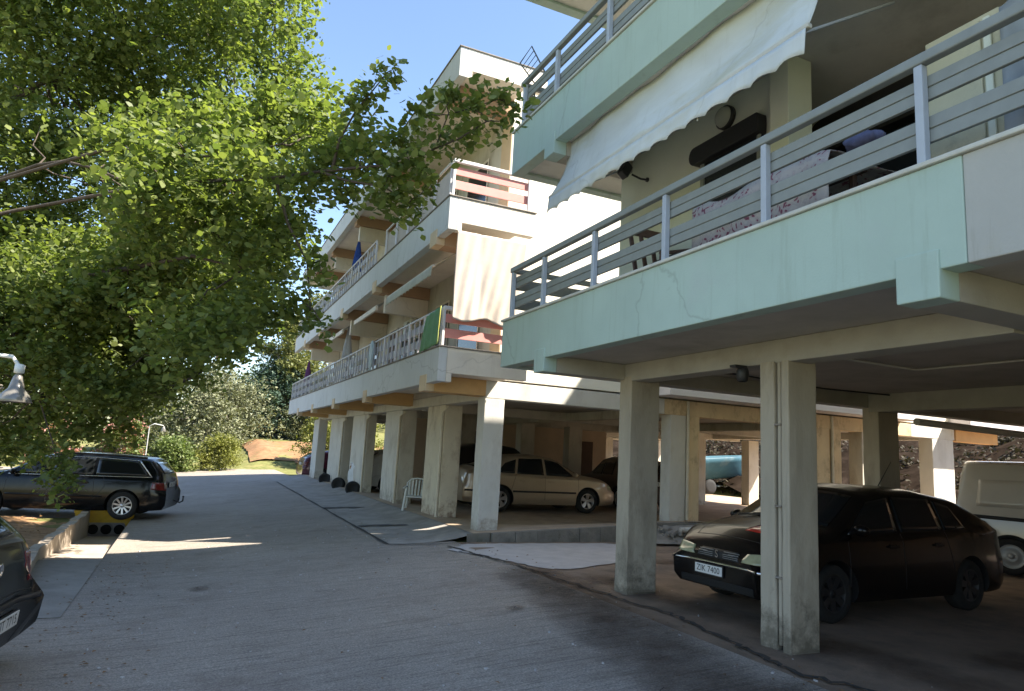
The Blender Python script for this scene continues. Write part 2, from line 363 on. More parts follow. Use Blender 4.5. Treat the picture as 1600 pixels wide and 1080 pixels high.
TAR = mat('tar_joint', (.045, .04, .035), .9, .3, 12)
ribbon(path([(4.2, 11.3), (4.5, 9.3), (4.72, 7.2), (4.85, 6.1), (4.7, 5.1), (4.55, 4.2), (5.2, 3.0), (6.0, 1.6)], 16, .045), .05, .018, 'tar_joint', TAR, 'wandering dark joint between driveway and parking floor')
ribbon(path([(3.30, 12.0), (3.32, 17), (3.35, 22), (3.4, 30)], 10, .012), .05, .016, 'tar_joint', TAR, 'straight dark joint along the pale apron')
ribbon(path([(3.3, 11.95), (4.0, 11.62), (4.7, 11.6)], 10, .015), .04, .018, 'tar_joint', TAR, 'short dark joint in front of the apron corner')
ribbon(path([(3.35, 14.6), (4.3, 14.3), (5.0, 14.5)], 10, .03), .22, .026, 'damp_streak', mat('damp', (.10, .095, .09), .9, .2, 6), 'dark damp streak crossing the apron nearest the kerb')
ribbon(path([(3.35, 18.6), (4.3, 18.3), (5.0, 18.4)], 10, .03), .2, .026, 'damp_streak', mat('damp', (.10, .095, .09), .9, .2, 6), 'dark damp streak crossing the apron beyond the plastic chair')
ribbon(path([(2.2, 3.2), (2.6, 3.9), (3.4, 4.4)], 12, .02), .008, .012, 'thin_crack', TAR, 'thin crack in the nearest part of the driveway')
# kerb
kb = MB()
for i in range(9):
    x0 = 4.72+i*.46; x1 = x0+.452
    def ze(x): return .14+max(0, x-4.9)*.055
    z0, z1 = ze(x0)+random.uniform(-.006, .006), ze(x1)+random.uniform(-.006, .006); yy = 11.74+random.uniform(-.012, .012)+(.12 if i == 0 else 0)
    kb.add([(x0, yy, -.1), (x1, yy, -.1), (x1, 11.855, -.1), (x0, 11.855, -.1), (x0, yy+.02, z0), (x1, yy+.02, z1), (x1, 11.855, z1+.006), (x0, 11.855, z0+.006)],
           [(0, 3, 2, 1), (4, 5, 6, 7), (0, 1, 5, 4), (1, 2, 6, 5), (2, 3, 7, 6), (3, 0, 4, 7)])
tag(kb.build('kerb', M['kerb'], bevel=.018), 'stained concrete kerb along the edge of the garage floor', 'kerb', kind='structure')
kb = MB(); kb.box(8.86, 22, 11.8, 11.855, -.1, .38)
kb.add([(8.2, 11.2, .05), (9.6, 11.0, .03), (11.5, 11.1, .03), (11.5, 11.78, .36), (9.6, 11.78, .34), (8.9, 11.78, .3)], [(0, 1, 4, 5), (1, 2, 3, 4)])
tag(kb.build('sloping_bank', M['concrete']), 'broken sloping concrete bank beside the white kerb end', 'bank', kind='structure')

# ================================================================ NEAR BLOCK
NB = empty('apartment_building', (5, 5, 0), 'near block of flats on square columns with pale mint balcony fronts', 'building')
def part(fn, name, m, parent=NB, bevel=.008, label=None):
    mb = MB(); fn(mb); o = mb.build(name, m, parent, bevel=bevel)
    if label: o['label'] = label
    return o
XF = 3.80
NY0 = -7.0
for lv, (zb, zt) in enumerate([(2.79, 3.43), (5.62, 6.27), (8.47, 9.35)]):
    part(lambda b: b.box(XF, XF+.17, 2.30, 8.70, zb, zt), 'fascia', M['mint'])
    part(lambda b: b.box(XF+.004, XF+.17, NY0, 2.298, zb, zt), 'fascia', mat('faded_fascia', (.43, .43, .40), .8, .08, 1.3, .15, 60, stain=(.44, .41, .24), sscale=.8, samt=.45, streak=.6), label='faded grey lilac end of the mint balcony front' if lv == 0 else None)
    part(lambda b: (b.box(XF-.025, XF+.20, NY0, 8.725, zt+.002, zt+.035)), 'coping', M['mint_cap'])
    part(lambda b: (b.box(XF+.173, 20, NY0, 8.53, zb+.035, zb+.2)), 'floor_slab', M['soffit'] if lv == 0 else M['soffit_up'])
    part(lambda b: (b.box(XF+.173, 20, 8.532, 8.70, zb+.0, zt-.003)), 'end_fascia', M['mint'])
    for y in (7.36, 2.45, -2.5):
        part(lambda b: (b.box(XF-.014, XF+.17, y, y+.27, zb-.17, zb+.12)), 'beam_end', M['mint'])
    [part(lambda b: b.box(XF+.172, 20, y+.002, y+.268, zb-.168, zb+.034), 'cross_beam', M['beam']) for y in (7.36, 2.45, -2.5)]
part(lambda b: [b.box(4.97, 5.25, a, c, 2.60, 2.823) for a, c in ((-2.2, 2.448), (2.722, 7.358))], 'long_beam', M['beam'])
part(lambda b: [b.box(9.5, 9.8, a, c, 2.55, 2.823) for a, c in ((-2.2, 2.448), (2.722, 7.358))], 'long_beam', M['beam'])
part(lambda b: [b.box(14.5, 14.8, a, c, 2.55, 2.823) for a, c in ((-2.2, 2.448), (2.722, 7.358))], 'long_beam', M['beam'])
# columns
def column(x0, x1, y0, y1, zt, name, m, parent, z0=-.1, chip=0):
    mb = MB(); n = 14
    prof = []
    for i in range(n+1):
        z = z0+(zt-z0)*i/n; prof.append(z)
    seg = 4; ring = []
    for i in range(seg): ring.append((x0+(x1-x0)*i/seg, y0))
    for i in range(seg): ring.append((x1, y0+(y1-y0)*i/seg))
    for i in range(seg): ring.append((x1-(x1-x0)*i/seg, y1))
    for i in range(seg): ring.append((x0, y1-(y1-y0)*i/seg))
    vs = []
    for zi, z in enumerate(prof):
        for x, y in ring:
            j = .0035
            dx = random.uniform(-j, j); dy = random.uniform(-j, j)
            if chip and z < .7 and abs(x-x0) < 1e-6 and y < y0+(y1-y0)*.6: dx += chip*(.7-z)*random.uniform(.2, 1)
            vs.append((x+dx, y+dy, z+(random.uniform(-.03, .03) if 0 < zi < n else 0)))
    k = len(ring)
    mb.add(vs, [(i*k+j, i*k+(j+1) % k, (i+1)*k+(j+1) % k, (i+1)*k+j) for i in range(n) for j in range(k)])
    mb.add(vs[:k], [tuple(range(k))[::-1]]); mb.add(vs[-k:], [tuple(range(k))])
    return mb.build(name, m, parent, bevel=.012)
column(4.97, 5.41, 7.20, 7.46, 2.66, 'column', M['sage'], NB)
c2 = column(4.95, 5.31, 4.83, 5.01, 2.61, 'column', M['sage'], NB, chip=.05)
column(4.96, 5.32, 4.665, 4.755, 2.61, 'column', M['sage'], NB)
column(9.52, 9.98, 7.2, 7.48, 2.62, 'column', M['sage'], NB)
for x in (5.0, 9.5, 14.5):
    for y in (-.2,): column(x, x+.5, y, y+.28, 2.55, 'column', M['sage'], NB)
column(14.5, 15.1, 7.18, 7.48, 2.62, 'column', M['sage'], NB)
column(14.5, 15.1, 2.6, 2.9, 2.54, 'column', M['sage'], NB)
part(lambda b: (b.box(5.02, 5.29, 4.757, 4.828, -.05, 2.6)), 'joint_filler', M['dark'])
p = part(lambda b: b.tube([(4.985, 4.79, .05), (4.985, 4.79, 2.6)], .022, 10), 'drain_pipe', M['sage'], bevel=0)
[part(lambda b: b.box(4.945, 5.01, 4.755, 4.83, z, z+.02), 'pipe_clamp', M['barkgrey'], p) for z in (.62, 1.25, 2.0)]
# upper storeys: walls
part(lambda b: (b.box(5.0, 5.2, 4.80, 7.62, 2.995, 5.65), b.box(5.202, 6.2, 7.42, 7.62, 2.995, 5.65)), 'wall', M['nearwall'])
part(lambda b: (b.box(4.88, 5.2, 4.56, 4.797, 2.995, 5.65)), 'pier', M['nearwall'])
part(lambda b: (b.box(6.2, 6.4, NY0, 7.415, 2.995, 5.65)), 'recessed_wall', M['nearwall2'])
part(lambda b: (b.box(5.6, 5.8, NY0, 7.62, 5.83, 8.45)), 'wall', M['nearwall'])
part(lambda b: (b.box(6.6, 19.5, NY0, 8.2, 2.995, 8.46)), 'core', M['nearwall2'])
part(lambda b: b.box(5.52, 20, .35, .55, -.05, 2.82), 'garage_wall', M['darkwall'])  # unseen cross wall, added to block light from under the near block
part(lambda b: b.box(13.4, 17.8, 3.5, 8.3, 9.36, 12.6), 'shade_block', M['nearwall2'])  # unseen block added on the roof to shade the far end wall
# windows with shutter boxes
def rounded(b, axis, x0, x1, y0, y1, z0, z1):
    n = 8; cz = (z0+z1)/2; h = (z1-z0)/2; poly = []
    for k in range(n+1): t = math.pi/2+math.pi*k/n; poly.append((y1-h*.8-math.cos(t)*h*.8, cz+math.sin(t)*h))
    for k in range(n+1): t = -math.pi/2+math.pi*k/n; poly.append((y0+h*.1-math.cos(t)*h*.1, cz+math.sin(t)*h))
    b.prism(poly, 'x', x0, x1)
wn = part(lambda b: (b.box(4.955, 4.997, 4.98, 5.90, 4.0, 5.0)), 'window', glassmat('window_glass', (.02, .024, .03), .12), label='dark window with grey frame under a rounded shutter box')
part(lambda b: (b.box(4.93, 4.954, 5.84, 5.90, 3.1, 5.0), b.box(4.93, 4.954, 4.98, 5.03, 3.1, 5.0), b.box(4.93, 4.954, 5.032, 5.838, 3.96, 4.0)), 'frame', M['rail'], wn)
part(lambda b: rounded(b, 'x', 4.86, 4.998, 4.95, 6.02, 4.99, 5.20), 'shutter_box', M['black'], wn)
wn = part(lambda b: (b.box(6.16, 6.198, 2.5, 5.2, 3.1, 5.1)), 'window', glassmat('window_glass'), label='wide dark window in the recessed wall')
part(lambda b: rounded(b, 'x', 6.02, 6.198, 3.2, 5.35, 5.10, 5.52), 'shutter_box', M['black'], wn)
# railings
def railing(parent, X, ys, y0, y1, z, name='railing', xs=None, posts=None, matr=M['rail'], planks=((.16, .33), (.44, .60))):
    hr = part(lambda b: (b.box(X-.035, X+.035, y0, y1, z+.665, z+.735)), name, matr, parent, bevel=.01)
    for y in posts:
        part(lambda b: (b.box(X-.028, X+.028, y-.028, y+.028, z+.004, z+.662), b.box(X-.045, X+.045, y-.045, y+.045, z, z+.015)), 'post', M['post'], hr, bevel=.006)
    for a, c in planks:
        mid = (a+c)/2
        part(lambda b: (b.box(X+.031, X+.062, y0+.01, y1-.03, z+a, z+mid-.006), b.box(X+.031, X+.062, y0+.01, y1-.03, z+mid+.006, z+c), b.box(X+.040, X+.058, y0+.012, y1-.032, z+mid-.006, z+mid+.006)), 'plank', matr, hr, bevel=.004)
    return hr
def endrailing(parent, x0, x1, Y, z, posts, matr=M['rail'], planks=((.16, .33), (.44, .60)), plankmat=None, side=1):
    hr = part(lambda b: (b.box(x0, x1, Y-.035, Y+.035, z+.665, z+.735)), 'railing', matr, parent, bevel=.01)
    for x in posts:
        part(lambda b: (b.box(x-.025, x+.025, Y-.025, Y+.025, z+.004, z+.662)), 'post', matr, hr, bevel=.005)
    for a, c in planks:
        part(lambda b: (b.box(x0+.03, x1, Y+side*.028, Y+side*.055, z+a, z+c)), 'plank', plankmat or matr, hr, bevel=.004)
    return hr
for z in (3.466, 6.307):
    railing(NB, XF+.06, None, NY0, 8.60, z, posts=[8.54, 7.6, 6.38, 5.1, 3.84, 2.56, 1.28, 0, -1.3, -2.6] if z < 4 else [8.5, 7.5, 6.23, 4.95, 3.7, 2.4, 1.1, -.2])
    endrailing(NB, XF+.10, 5.9, 8.58, z, [5.2])
part(lambda b: b.box(4.6, 5.1, 8.0, 8.5, 5.83, 6.75), 'planter_box', M['black'])
# awning of the near block
aw = MB()
def awf(u, v):
    y = 3.39+u*(7.45-3.39); x = 4.03+(3.83-4.03)*v; z = 5.645+(4.90-5.645)*v
    return (x+.05*math.sin(v*math.pi)*(1+.3*math.sin(u*7))+.008*math.sin(u*38+v*3)+.012*math.sin(u*15-v*4), y, z)
aw.grid(awf, 50, 10)
AWM = mat('awning_cloth', (.56, .60, .60), .85, .08, 2.5, .05, 80, stain=(.47, .46, .33), sscale=1.0, samt=.8, stretch=(1, .5, 1.5), streak=.25)
awn = aw.build('awning', AWM, NB); awn['label'] = 'pale sagging drop-arm awning with a scalloped valance'
m = awn.modifiers.new('solid', 'SOLIDIFY'); m.thickness = .004
[part(lambda b: b.box(3.805, 3.812, y-.006, y+.006, 4.66, 4.855), 'seam', M['mint_cap'], awn, bevel=0) for y in (4.6, 5.9)]
part(lambda b: b.box(3.80, 3.85, 3.36, 7.48, 4.86, 4.90), 'front_bar', M['mint_cap'], awn)
def valance(parent, x, y0, y1, zt, drop, n, m, name='valance', amp=.012):
    b = MB(); k = n*6
    b.grid(lambda u, v: (x+amp*math.sin(u*n*6.28)*v-.02*v, y0+u*(y1-y0), zt-v*(drop-.04*abs(math.sin(u*n*math.pi))*1.0+.0)), k, 4)
    o = b.build(name, m, parent); q = o.modifiers.new('solid', 'SOLIDIFY'); q.thickness = .003; return o
valance(awn, 3.80, 3.38, 7.46, 4.862, .22, 15, AWM)
[part(lambda b: b.bar((4.90, y, 5.5), (3.86, y, 4.88), .025, .025), 'arm', M['post'], awn) for y in (3.45, 7.40)]
# bulkhead lamp and floodlight
wl = tag(MB().lathe([(0, -.115), (.06, -.112), (.105, -.09), (.118, -.05)], (4.995, 5.53, 5.42), 'x', 28).build('wall_lamp', M['nearwall2'], None), 'round bulkhead lamp on the pale green wall above the window', 'lamp')
mb = MB(); mb.lathe([(.119, -.06), (.135, -.05), (.135, 0), (.0, 0)], (4.995, 5.53, 5.42), 'x', 28); mb.build('rim', M['black'], wl, bevel=0)
fl = tag(MB().obox((4.72, 7.12, 5.33), .07, .07, .09, ((1, .3, -.5), (0, 1, 0), (.5, 0, 1))).build('floodlight', M['black'], None, bevel=.02), 'small black floodlight on a bracket near the end of the pale green wall', 'lamp')
mb = MB(); mb.tube([(4.995, 7.0, 5.22), (4.9, 7.02, 5.22), (4.80, 7.08, 5.28)], .014, 8); mb.lathe([(0.03, 0), (.03, -.02), (0, -.02)], (4.997, 7.0, 5.22), 'x', 12); mb.build('bracket', M['black'], fl)
ol = tag(MB().lathe([(0, .10), (.045, .09), (.06, .05), (.06, .0), (.05, -.05), (.035, -.06), (.03, -.02), (0, -.02)], (4.93, 5.22, 2.5), 'z', 18).build('ceiling_lamp', M['black'], None), 'broken black lamp fitting hanging under the slab beside the nearest column', 'lamp')
mb = MB(); mb.box(4.80, 4.95, 5.18, 5.26, 2.575, 2.60); mb.build('bracket', M['black'], ol)
# things on the near balcony
FLOR = mat('floral', (.5, .42, .42), .9, .1, 3)
n_ = FLOR.node_tree.nodes; l_ = FLOR.node_tree.links
vo = n_.new('ShaderNodeTexVoronoi'); vo.inputs['Scale'].default_value = 13; vo.inputs['Randomness'].default_value = 1; tcn = n_.new('ShaderNodeTexCoord'); nzf = n_.new('ShaderNodeTexNoise'); nzf.inputs['Scale'].default_value = 6; l_.new(tcn.outputs['Object'], nzf.inputs['Vector']); mxf = n_.new('ShaderNodeMix'); mxf.data_type = 'VECTOR'; mxf.inputs[0].default_value = .45; l_.new(tcn.outputs['Object'], mxf.inputs[4]); l_.new(nzf.outputs['Color'], mxf.inputs[5]); l_.new(mxf.outputs[1], vo.inputs['Vector'])
crn = n_.new('ShaderNodeValToRGB'); e = crn.color_ramp.elements; e[0].position = .0; e[0].color = (.16, .03, .06, 1); e[1].position = .62; e[1].color = (.58, .54, .50, 1)
k = e.new(.28); k.color = (.30, .12, .16, 1); k = e.new(.36); k.color = (.58, .50, .47, 1); k = e.new(.5); k.color = (.50, .46, .44, 1)
l_.new(vo.outputs['Distance'], crn.inputs[0]); l_.new(crn.outputs[0], n_['Principled BSDF'].inputs['Base Color'])
b = MB()
def cf(u, v):
    y = 3.62+u*1.66; s = v*1.5
    if s < .62: x, z = 4.30-.02*math.sin(y*14), 3.52+s
    else: x, z = 4.30+(s-.62), 4.14+.02*math.sin(y*9+s*8)
    return (x, y, z+.03*math.sin(y*5))
b.grid(cf, 40, 14); fc = b.build('floral_cloth', FLOR); q = fc.modifiers.new('solid', 'SOLIDIFY'); q.thickness = .006
tag(fc, 'white and mauve floral cloth draped over a table behind the grey railing', 'cloth')
tb = empty('balcony_table', (4.6, 4.45, 2.99), 'dark balcony table under the floral cloth', 'table')
part(lambda b: b.box(4.33, 5.0-.15, 3.7, 5.2, 4.08, 4.115), 'tabletop', M['brown'], tb)
for x in (4.38, 4.78):
    for y in (3.78, 5.1): part(lambda b: b.box(x, x+.05, y, y+.05, 2.99, 4.078), 'leg', M['brown'], tb)
def bundle(name, c, rad, m, label, cat):
    b = MB(); rs = [random.uniform(.8, 1.2) for _ in range(400)]
    def f(u, v):
        t, p = u*2*math.pi, (v-.5)*math.pi; q = 1+.12*math.sin(5*t+3*v)+.08*math.sin(9*t*1+7*v)
        return (c[0]+rad[0]*q*math.cos(p)*math.cos(t), c[1]+rad[1]*q*math.cos(p)*math.sin(t), c[2]+rad[2]*math.sin(p))
    b.grid(f, 28, 14); return tag(b.build(name, m), label, cat)
bundle('clothes_bundle', (4.45, 3.42, 4.14), (.10, .16, .06), mat('cloth_blue', (.14, .15, .26), .9, .25, 12), 'crumpled dark blue clothes beside the floral cloth', 'clothes')
bundle('clothes_bundle', (4.32, 5.6, 3.62), (.10, .5, .12), mat('cloth_dark', (.05, .045, .045), .9, .4, 12), 'dark heap of things low behind the near railing', 'clothes')
bundle('cloth', (4.2, 6.15, 3.56), (.07, .16, .07), mat('cloth_white', (.6, .6, .58), .9, .1, 12), 'small white cloth lying at the balcony edge', 'cloth')
bundle('clothes_bundle', (4.3, 4.6, 3.60), (.10, .6, .11), mat('cloth_brown', (.13, .08, .07), .9, .4, 12), 'brown heap of things low beneath the floral cloth', 'clothes')
ch = empty('wooden_chair', (4.45, 5.95, 2.99), 'dark brown wooden armchair behind the near railing', 'chair')
WB = mat('chair_wood', (.12, .07, .05), .6, .2, 8)
part(lambda b: b.box(4.25, 4.7, 5.7, 6.15, 3.44, 3.49), 'seat', WB, ch)
part(lambda b: [b.bar((4.27+.43*i/3, 6.12, 3.5), (4.27+.43*i/3, 6.30, 4.2), .05, .03) for i in range(4)]+[b.bar((4.25, 6.30, 4.2), (4.72, 6.30, 4.2), .05, .09)], 'backrest', WB, ch)
for x in (4.26, 4.66): part(lambda b: b.bar((x, 5.6, 3.86), (x, 6.24, 3.98), .06, .035), 'armrest', WB, ch)
for x in (4.27, 4.65):
    for y in (5.72, 6.1): part(lambda b: b.bar((x+.015, y, 2.99), (x+.015, y, 3.44 if y > 6 else 3.86), .04, .04, (0, 1, 0)), 'leg', WB, ch)
cb = empty('storage_cabinet', (4.8, 2.8, 2.99), 'yellowish stained cabinet with a dark side on the near balcony', 'cabinet')
CABM = mat('cabinet_paint', (.50, .48, .34), .7, .1, 2, .1, 40, stain=(.22, .22, .17), sscale=2.5, samt=.6)
part(lambda b: b.box(4.62, 5.1, 2.50, 3.02, 2.99, 4.78), 'body', CABM, cb)
part(lambda b: b.box(4.60, 4.618, 2.62, 3.0, 3.03, 4.74), 'door', CABM, cb)
part(lambda b: b.box(4.595, 4.617, 2.55, 2.60, 3.03, 4.74), 'side_post', M['nearwall'], cb)
b = MB(); b.grid(lambda u, v: (4.5+.03*math.sin(u*14+v*2), 1.7+u*.75, 4.75-v*1.2+.05*math.sin(u*5)), 24, 12)
sh = b.build('hanging_sheet', mat('sheet_grey', (.28, .31, .33), .9, .1, 5)); q = sh.modifiers.new('solid', 'SOLIDIFY'); q.thickness = .005
tag(sh, 'grey sheet hanging behind the near railing at the right edge', 'sheet')
# drying rack on the upper balcony
dr = tag(MB().tube([(3.95, 8.34, 6.34), (3.92, 8.32, 6.92), (3.66, 8.3, 7.15), (3.83, 8.3, 7.47), (4.06, 8.3, 7.14), (3.99, 8.34, 6.9)], .012, 6).build('drying_rack', M['rail_dark']), 'thin metal laundry rack sticking up above the upper railing', 'drying rack')
mb = MB()
for i in range(5):
    t = (i+1)/6; a = Vector((3.92, 8.31, 6.93)).lerp(Vector((3.66, 8.3, 7.15)), t); c = Vector((4.06, 8.3, 7.14)).lerp(Vector((3.83, 8.3, 7.47)), t); mb.tube([a, c], .006, 5)
mb.build('wires', M['rail_dark'], dr)

# ================================================================ FAR BLOCK
FB = empty('apartment_building', (5, 20, 0), 'far block of flats with white fascias, ochre beams and a sunlit white end wall', 'building')
FX, FY, FY2, FXE = 3.85, 11.60, 32.4, 24.0
def fp(fn, name, m, parent=FB, bevel=.008, label=None): return part(fn, name, m, parent, bevel, label)
BAYS = [(12.21, 12.60), (17.05, 17.42), (21.3, 21.65), (25.4, 25.75), (29.1, 29.45)]
for lv, (zb, zt) in enumerate([(2.82, 3.44), (5.65, 6.29), (8.72, 9.32)]):
    fp(lambda b: b.box(FX, FX+.16, FY, FY2, zb, zt), 'fascia', mat('fascia_pale', (.60, .60, .59), .8, .05, 1.2, .1, 50, stain=(.48, .46, .43), sscale=.8, samt=.5, streak=.4))
    fp(lambda b: (b.box(FX-.02, FX+.18, FY-.02, FY2+.02, zt+.002, zt+.03)), 'coping', M['barkgrey'])
    xe = 5.62 if lv < 2 else 5.75
    fp(lambda b: (b.box(FX+.162, xe, FY, FY+.16, zb+.16, zt), b.box(FX+.162, FX+.27, FY, FY+.16, zb, zb+.158)), 'end_fascia', M['cream'])
    fp(lambda b: (b.box(FX+.182, xe+.04, FY-.02, FY+.18, zt+.002, zt+.03)), 'coping', M['barkgrey'])
    fp(lambda b: (b.box(FX+.163, 5.30, FY+.163, FY2, zb+.17, zb+.29)), 'floor_slab', M['cream'])
    if lv < 2: [fp(lambda b: b.box(FX-.02, FX+.16, a, c, zb-.14, zb+.17), 'beam_end', M['ochre_beam']) for a, c in BAYS]
    [fp(lambda b: b.box(FX+.161, 5.298, a, c, zb-.14, zb+.168), 'cross_beam', M['ochre'] if lv == 0 else mat('brown_beam', (.42, .27, .17), .85, .1, 2)) for a, c in BAYS]
    if lv: [fp(lambda b: b.box(4.15, 5.298, a+.1, c-.1, zb-.62, zb-.142), 'partition', M['cream']) for a, c in BAYS[1:]]
# main body
fp(lambda b: b.box(5.30, 20, 12.20, 12.45, 3.02, 9.32), 'end_wall', mat('endwall', (.84, .80, .70), .85, .04, 1.2, .05, 60, stain=(.72, .64, .52), sscale=.8, samt=.3))
fp(lambda b: b.box(5.303, 5.5, 12.452, 31.9, 3.0, 9.0), 'side_wall', M['beige'])
fp(lambda b: b.box(5.503, 20, 12.452, 31.9, 3.0, 9.3), 'core', M['beige'])
fp(lambda b: b.box(5.28, 5.302, 12.205, 12.7, 3.0, 8.7), 'ochre_reveal', M['ochre_beam'])
fp(lambda b: b.box(5.06, 9.3, 12.20, 12.55, 2.65, 2.985), 'end_beam', M['colwhite'])
fp(lambda b: b.box(9.302, 17.4, 12.203, 12.55, 2.65, 2.985), 'end_beam', M['yellowcol'])
fp(lambda b: b.box(17.402, 19.2, 12.20, 12.55, 2.65, 2.985), 'end_beam', M['colwhite'])
fp(lambda b: b.box(5.06, 5.40, 12.552, 31.5, 2.62, 2.835), 'edge_beam', M['beige'])
fp(lambda b: b.box(5.06, 21, 12.552, 32, 2.84, 2.995), 'ground_ceiling', M['soffit'])
fp(lambda b: [b.box(5.42, 20, a, c, 2.60, 2.838) for a, c in BAYS[1:]], 'ceiling_beams', M['beige'])
fp(lambda b: [b.box(x, x+.3, 12.56, 31, 2.62, 2.837) for x in (9.6, 14.2, 18.6)], 'ceiling_grid', M['beige'])
fp(lambda b: (b.box(9.0, 17.0, 11.62, 12.197, 3.02, 3.40), b.box(19.0, 24.0, 11.62, 12.197, 3.02, 3.42)), 'end_balcony', mat('fascia_lilac', (.72, .68, .68), .8, .05, 1.2))
fp(lambda b: (b.box(19.3, 21.2, 12.22, 12.55, 2.63, 3.0)), 'corner_beam', M['ochre'])
fp(lambda b: [b.box(13.0, 18.0, 11.1, 12.19, z, z+.5) for z in (5.9,)], 'shade_slab', M['cream'])  # hidden slab added on the end wall to cast shade below it
# ground columns on the end row
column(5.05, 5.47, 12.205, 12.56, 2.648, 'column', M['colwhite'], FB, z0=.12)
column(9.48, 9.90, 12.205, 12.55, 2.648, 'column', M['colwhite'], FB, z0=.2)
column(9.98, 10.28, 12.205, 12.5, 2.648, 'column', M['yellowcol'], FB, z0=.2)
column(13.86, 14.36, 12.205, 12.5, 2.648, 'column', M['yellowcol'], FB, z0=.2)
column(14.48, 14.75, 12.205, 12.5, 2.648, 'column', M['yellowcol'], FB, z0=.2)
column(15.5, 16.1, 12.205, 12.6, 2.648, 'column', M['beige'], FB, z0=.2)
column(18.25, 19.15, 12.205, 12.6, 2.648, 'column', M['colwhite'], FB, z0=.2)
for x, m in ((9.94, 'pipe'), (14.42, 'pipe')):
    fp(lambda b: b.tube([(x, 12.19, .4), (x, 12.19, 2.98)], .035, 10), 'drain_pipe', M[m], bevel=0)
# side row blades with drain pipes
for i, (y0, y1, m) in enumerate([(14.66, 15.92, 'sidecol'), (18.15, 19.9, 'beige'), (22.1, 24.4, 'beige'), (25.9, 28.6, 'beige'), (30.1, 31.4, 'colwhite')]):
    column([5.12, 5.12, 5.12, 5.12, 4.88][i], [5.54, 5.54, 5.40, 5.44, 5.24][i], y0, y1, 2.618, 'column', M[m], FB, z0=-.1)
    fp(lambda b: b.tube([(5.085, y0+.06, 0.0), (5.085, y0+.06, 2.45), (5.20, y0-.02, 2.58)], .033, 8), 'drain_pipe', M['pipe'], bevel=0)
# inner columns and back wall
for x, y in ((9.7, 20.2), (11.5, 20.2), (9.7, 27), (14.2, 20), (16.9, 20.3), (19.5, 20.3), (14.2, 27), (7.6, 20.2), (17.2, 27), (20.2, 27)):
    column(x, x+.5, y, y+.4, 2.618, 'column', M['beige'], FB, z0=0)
fp(lambda b: (b.box(6.4, 13.9, 21.65, 21.85, 0, 2.6)), 'garage_wall', M['darkwall'])
fp(lambda b: (b.box(8.2, 9.0, 21.60, 21.648, 1.7, 2.3)), 'meter_box', M['brown'])
fp(lambda b: (b.box(12.3, 13.3, 21.60, 21.648, .1, 2.2)), 'garage_door', M['brown'])
# windows, doors, air conditioners on the shaded balconies
for z in (3.0, 5.85):
    for k, (a, c) in enumerate([(13.4, 14.6), (15.4, 16.3), (18.0, 19.4), (20.0, 20.8), (22.3, 23.6), (26.3, 27.6), (30, 31)]):
        d = fp(lambda b: b.box(5.275, 5.302, a, c, z+.02, z+2.15), 'balcony_door', M['brown'] if k % 2 else glassmat('window_glass'))
        fp(lambda b: (b.box(5.26, 5.274, a-.05, a, z+.02, z+2.2), b.box(5.26, 5.274, c, c+.05, z+.02, z+2.2), b.box(5.26, 5.274, a, c, z+2.15, z+2.2)), 'frame', M['cream'], d)
def acunit(y, z, label):
    a = tag(MB().box(5.0, 5.26, y, y+.75, z, z+.52).build('air_conditioner', M['plastic'], None, bevel=.02), label, 'air conditioner')
    mb = MB(); mb.lathe([(.19, 0), (.19, -.012), (.165, -.012), (.165, -.004), (.03, -.004)], (4.999, y+.28, z+.27), 'x', 24); mb.build('fan_grille', M['rail'], a)
acunit(17.6, 4.55, 'boxy beige air conditioner high on the shaded lower balcony wall')
acunit(24.6, 4.3, 'air conditioner on the lower balcony wall beyond the white parasol')
# balcony railings of the far block
def farrail(z, y0, y1, full=True, dx=.05):
    hr = fp(lambda b: b.tube([(FX+dx, y0, z+.70), (FX+dx, y1, z+.70)], .024, 8), 'railing', M['railwhite'], bevel=0)
    n = int(round((y1-y0)/1.02))
    for i in range(n+1):
        y = y0+(y1-y0)*i/n
        fp(lambda b: b.box(FX+dx-.02, FX+dx+.02, y-.02, y+.02, z, z+.69), 'post', M['railwhite'], hr, bevel=0)
        if i < n:
            L = (y1-y0)/n
            fp(lambda b: [b.box(FX+dx+.022, FX+dx+.045, y+.03, y+L-.03, z+a, z+c) for a, c in ((.12, .28), (.42, .57))]+[b.box(FX+dx-.012, FX+dx+.012, y+L*t-.012, y+L*t+.012, z+.02, z+.69) for t in (.33, .66)], 'panel', M['plank'], hr, bevel=0)
    return hr
farrail(3.475, 11.72, 32.2)
farrail(6.325, 17.6, 32.2); 
hr = fp(lambda b: b.tube([(FX+.05, 11.72, 7.02), (FX+.05, 16.6, 7.02)], .024, 8), 'railing', M['railwhite'], bevel=0)
for i in range(6):
    y = 11.75+i*.96
    fp(lambda b: b.box(FX+.03, FX+.07, y-.02, y+.02, 6.325, 7.01), 'post', M['railwhite'], hr, bevel=0)
fp(lambda b: b.box(FX+.075, FX+.095, 11.75, 16.55, 6.36, 6.92), 'privacy_sheet', mat('sheet_beige', (.50, .44, .42), .9, .08, 5), hr)
endrailing(FB, FX+.05, 5.55, FY+.06, 3.475, [FX+.07, 5.5], M['railwhite'], plankmat=M['pink'])
endrailing(FB, FX+.05, 5.55, FY+.06, 6.325, [FX+.07, 5.5], M['railwhite'], plankmat=M['pink'])
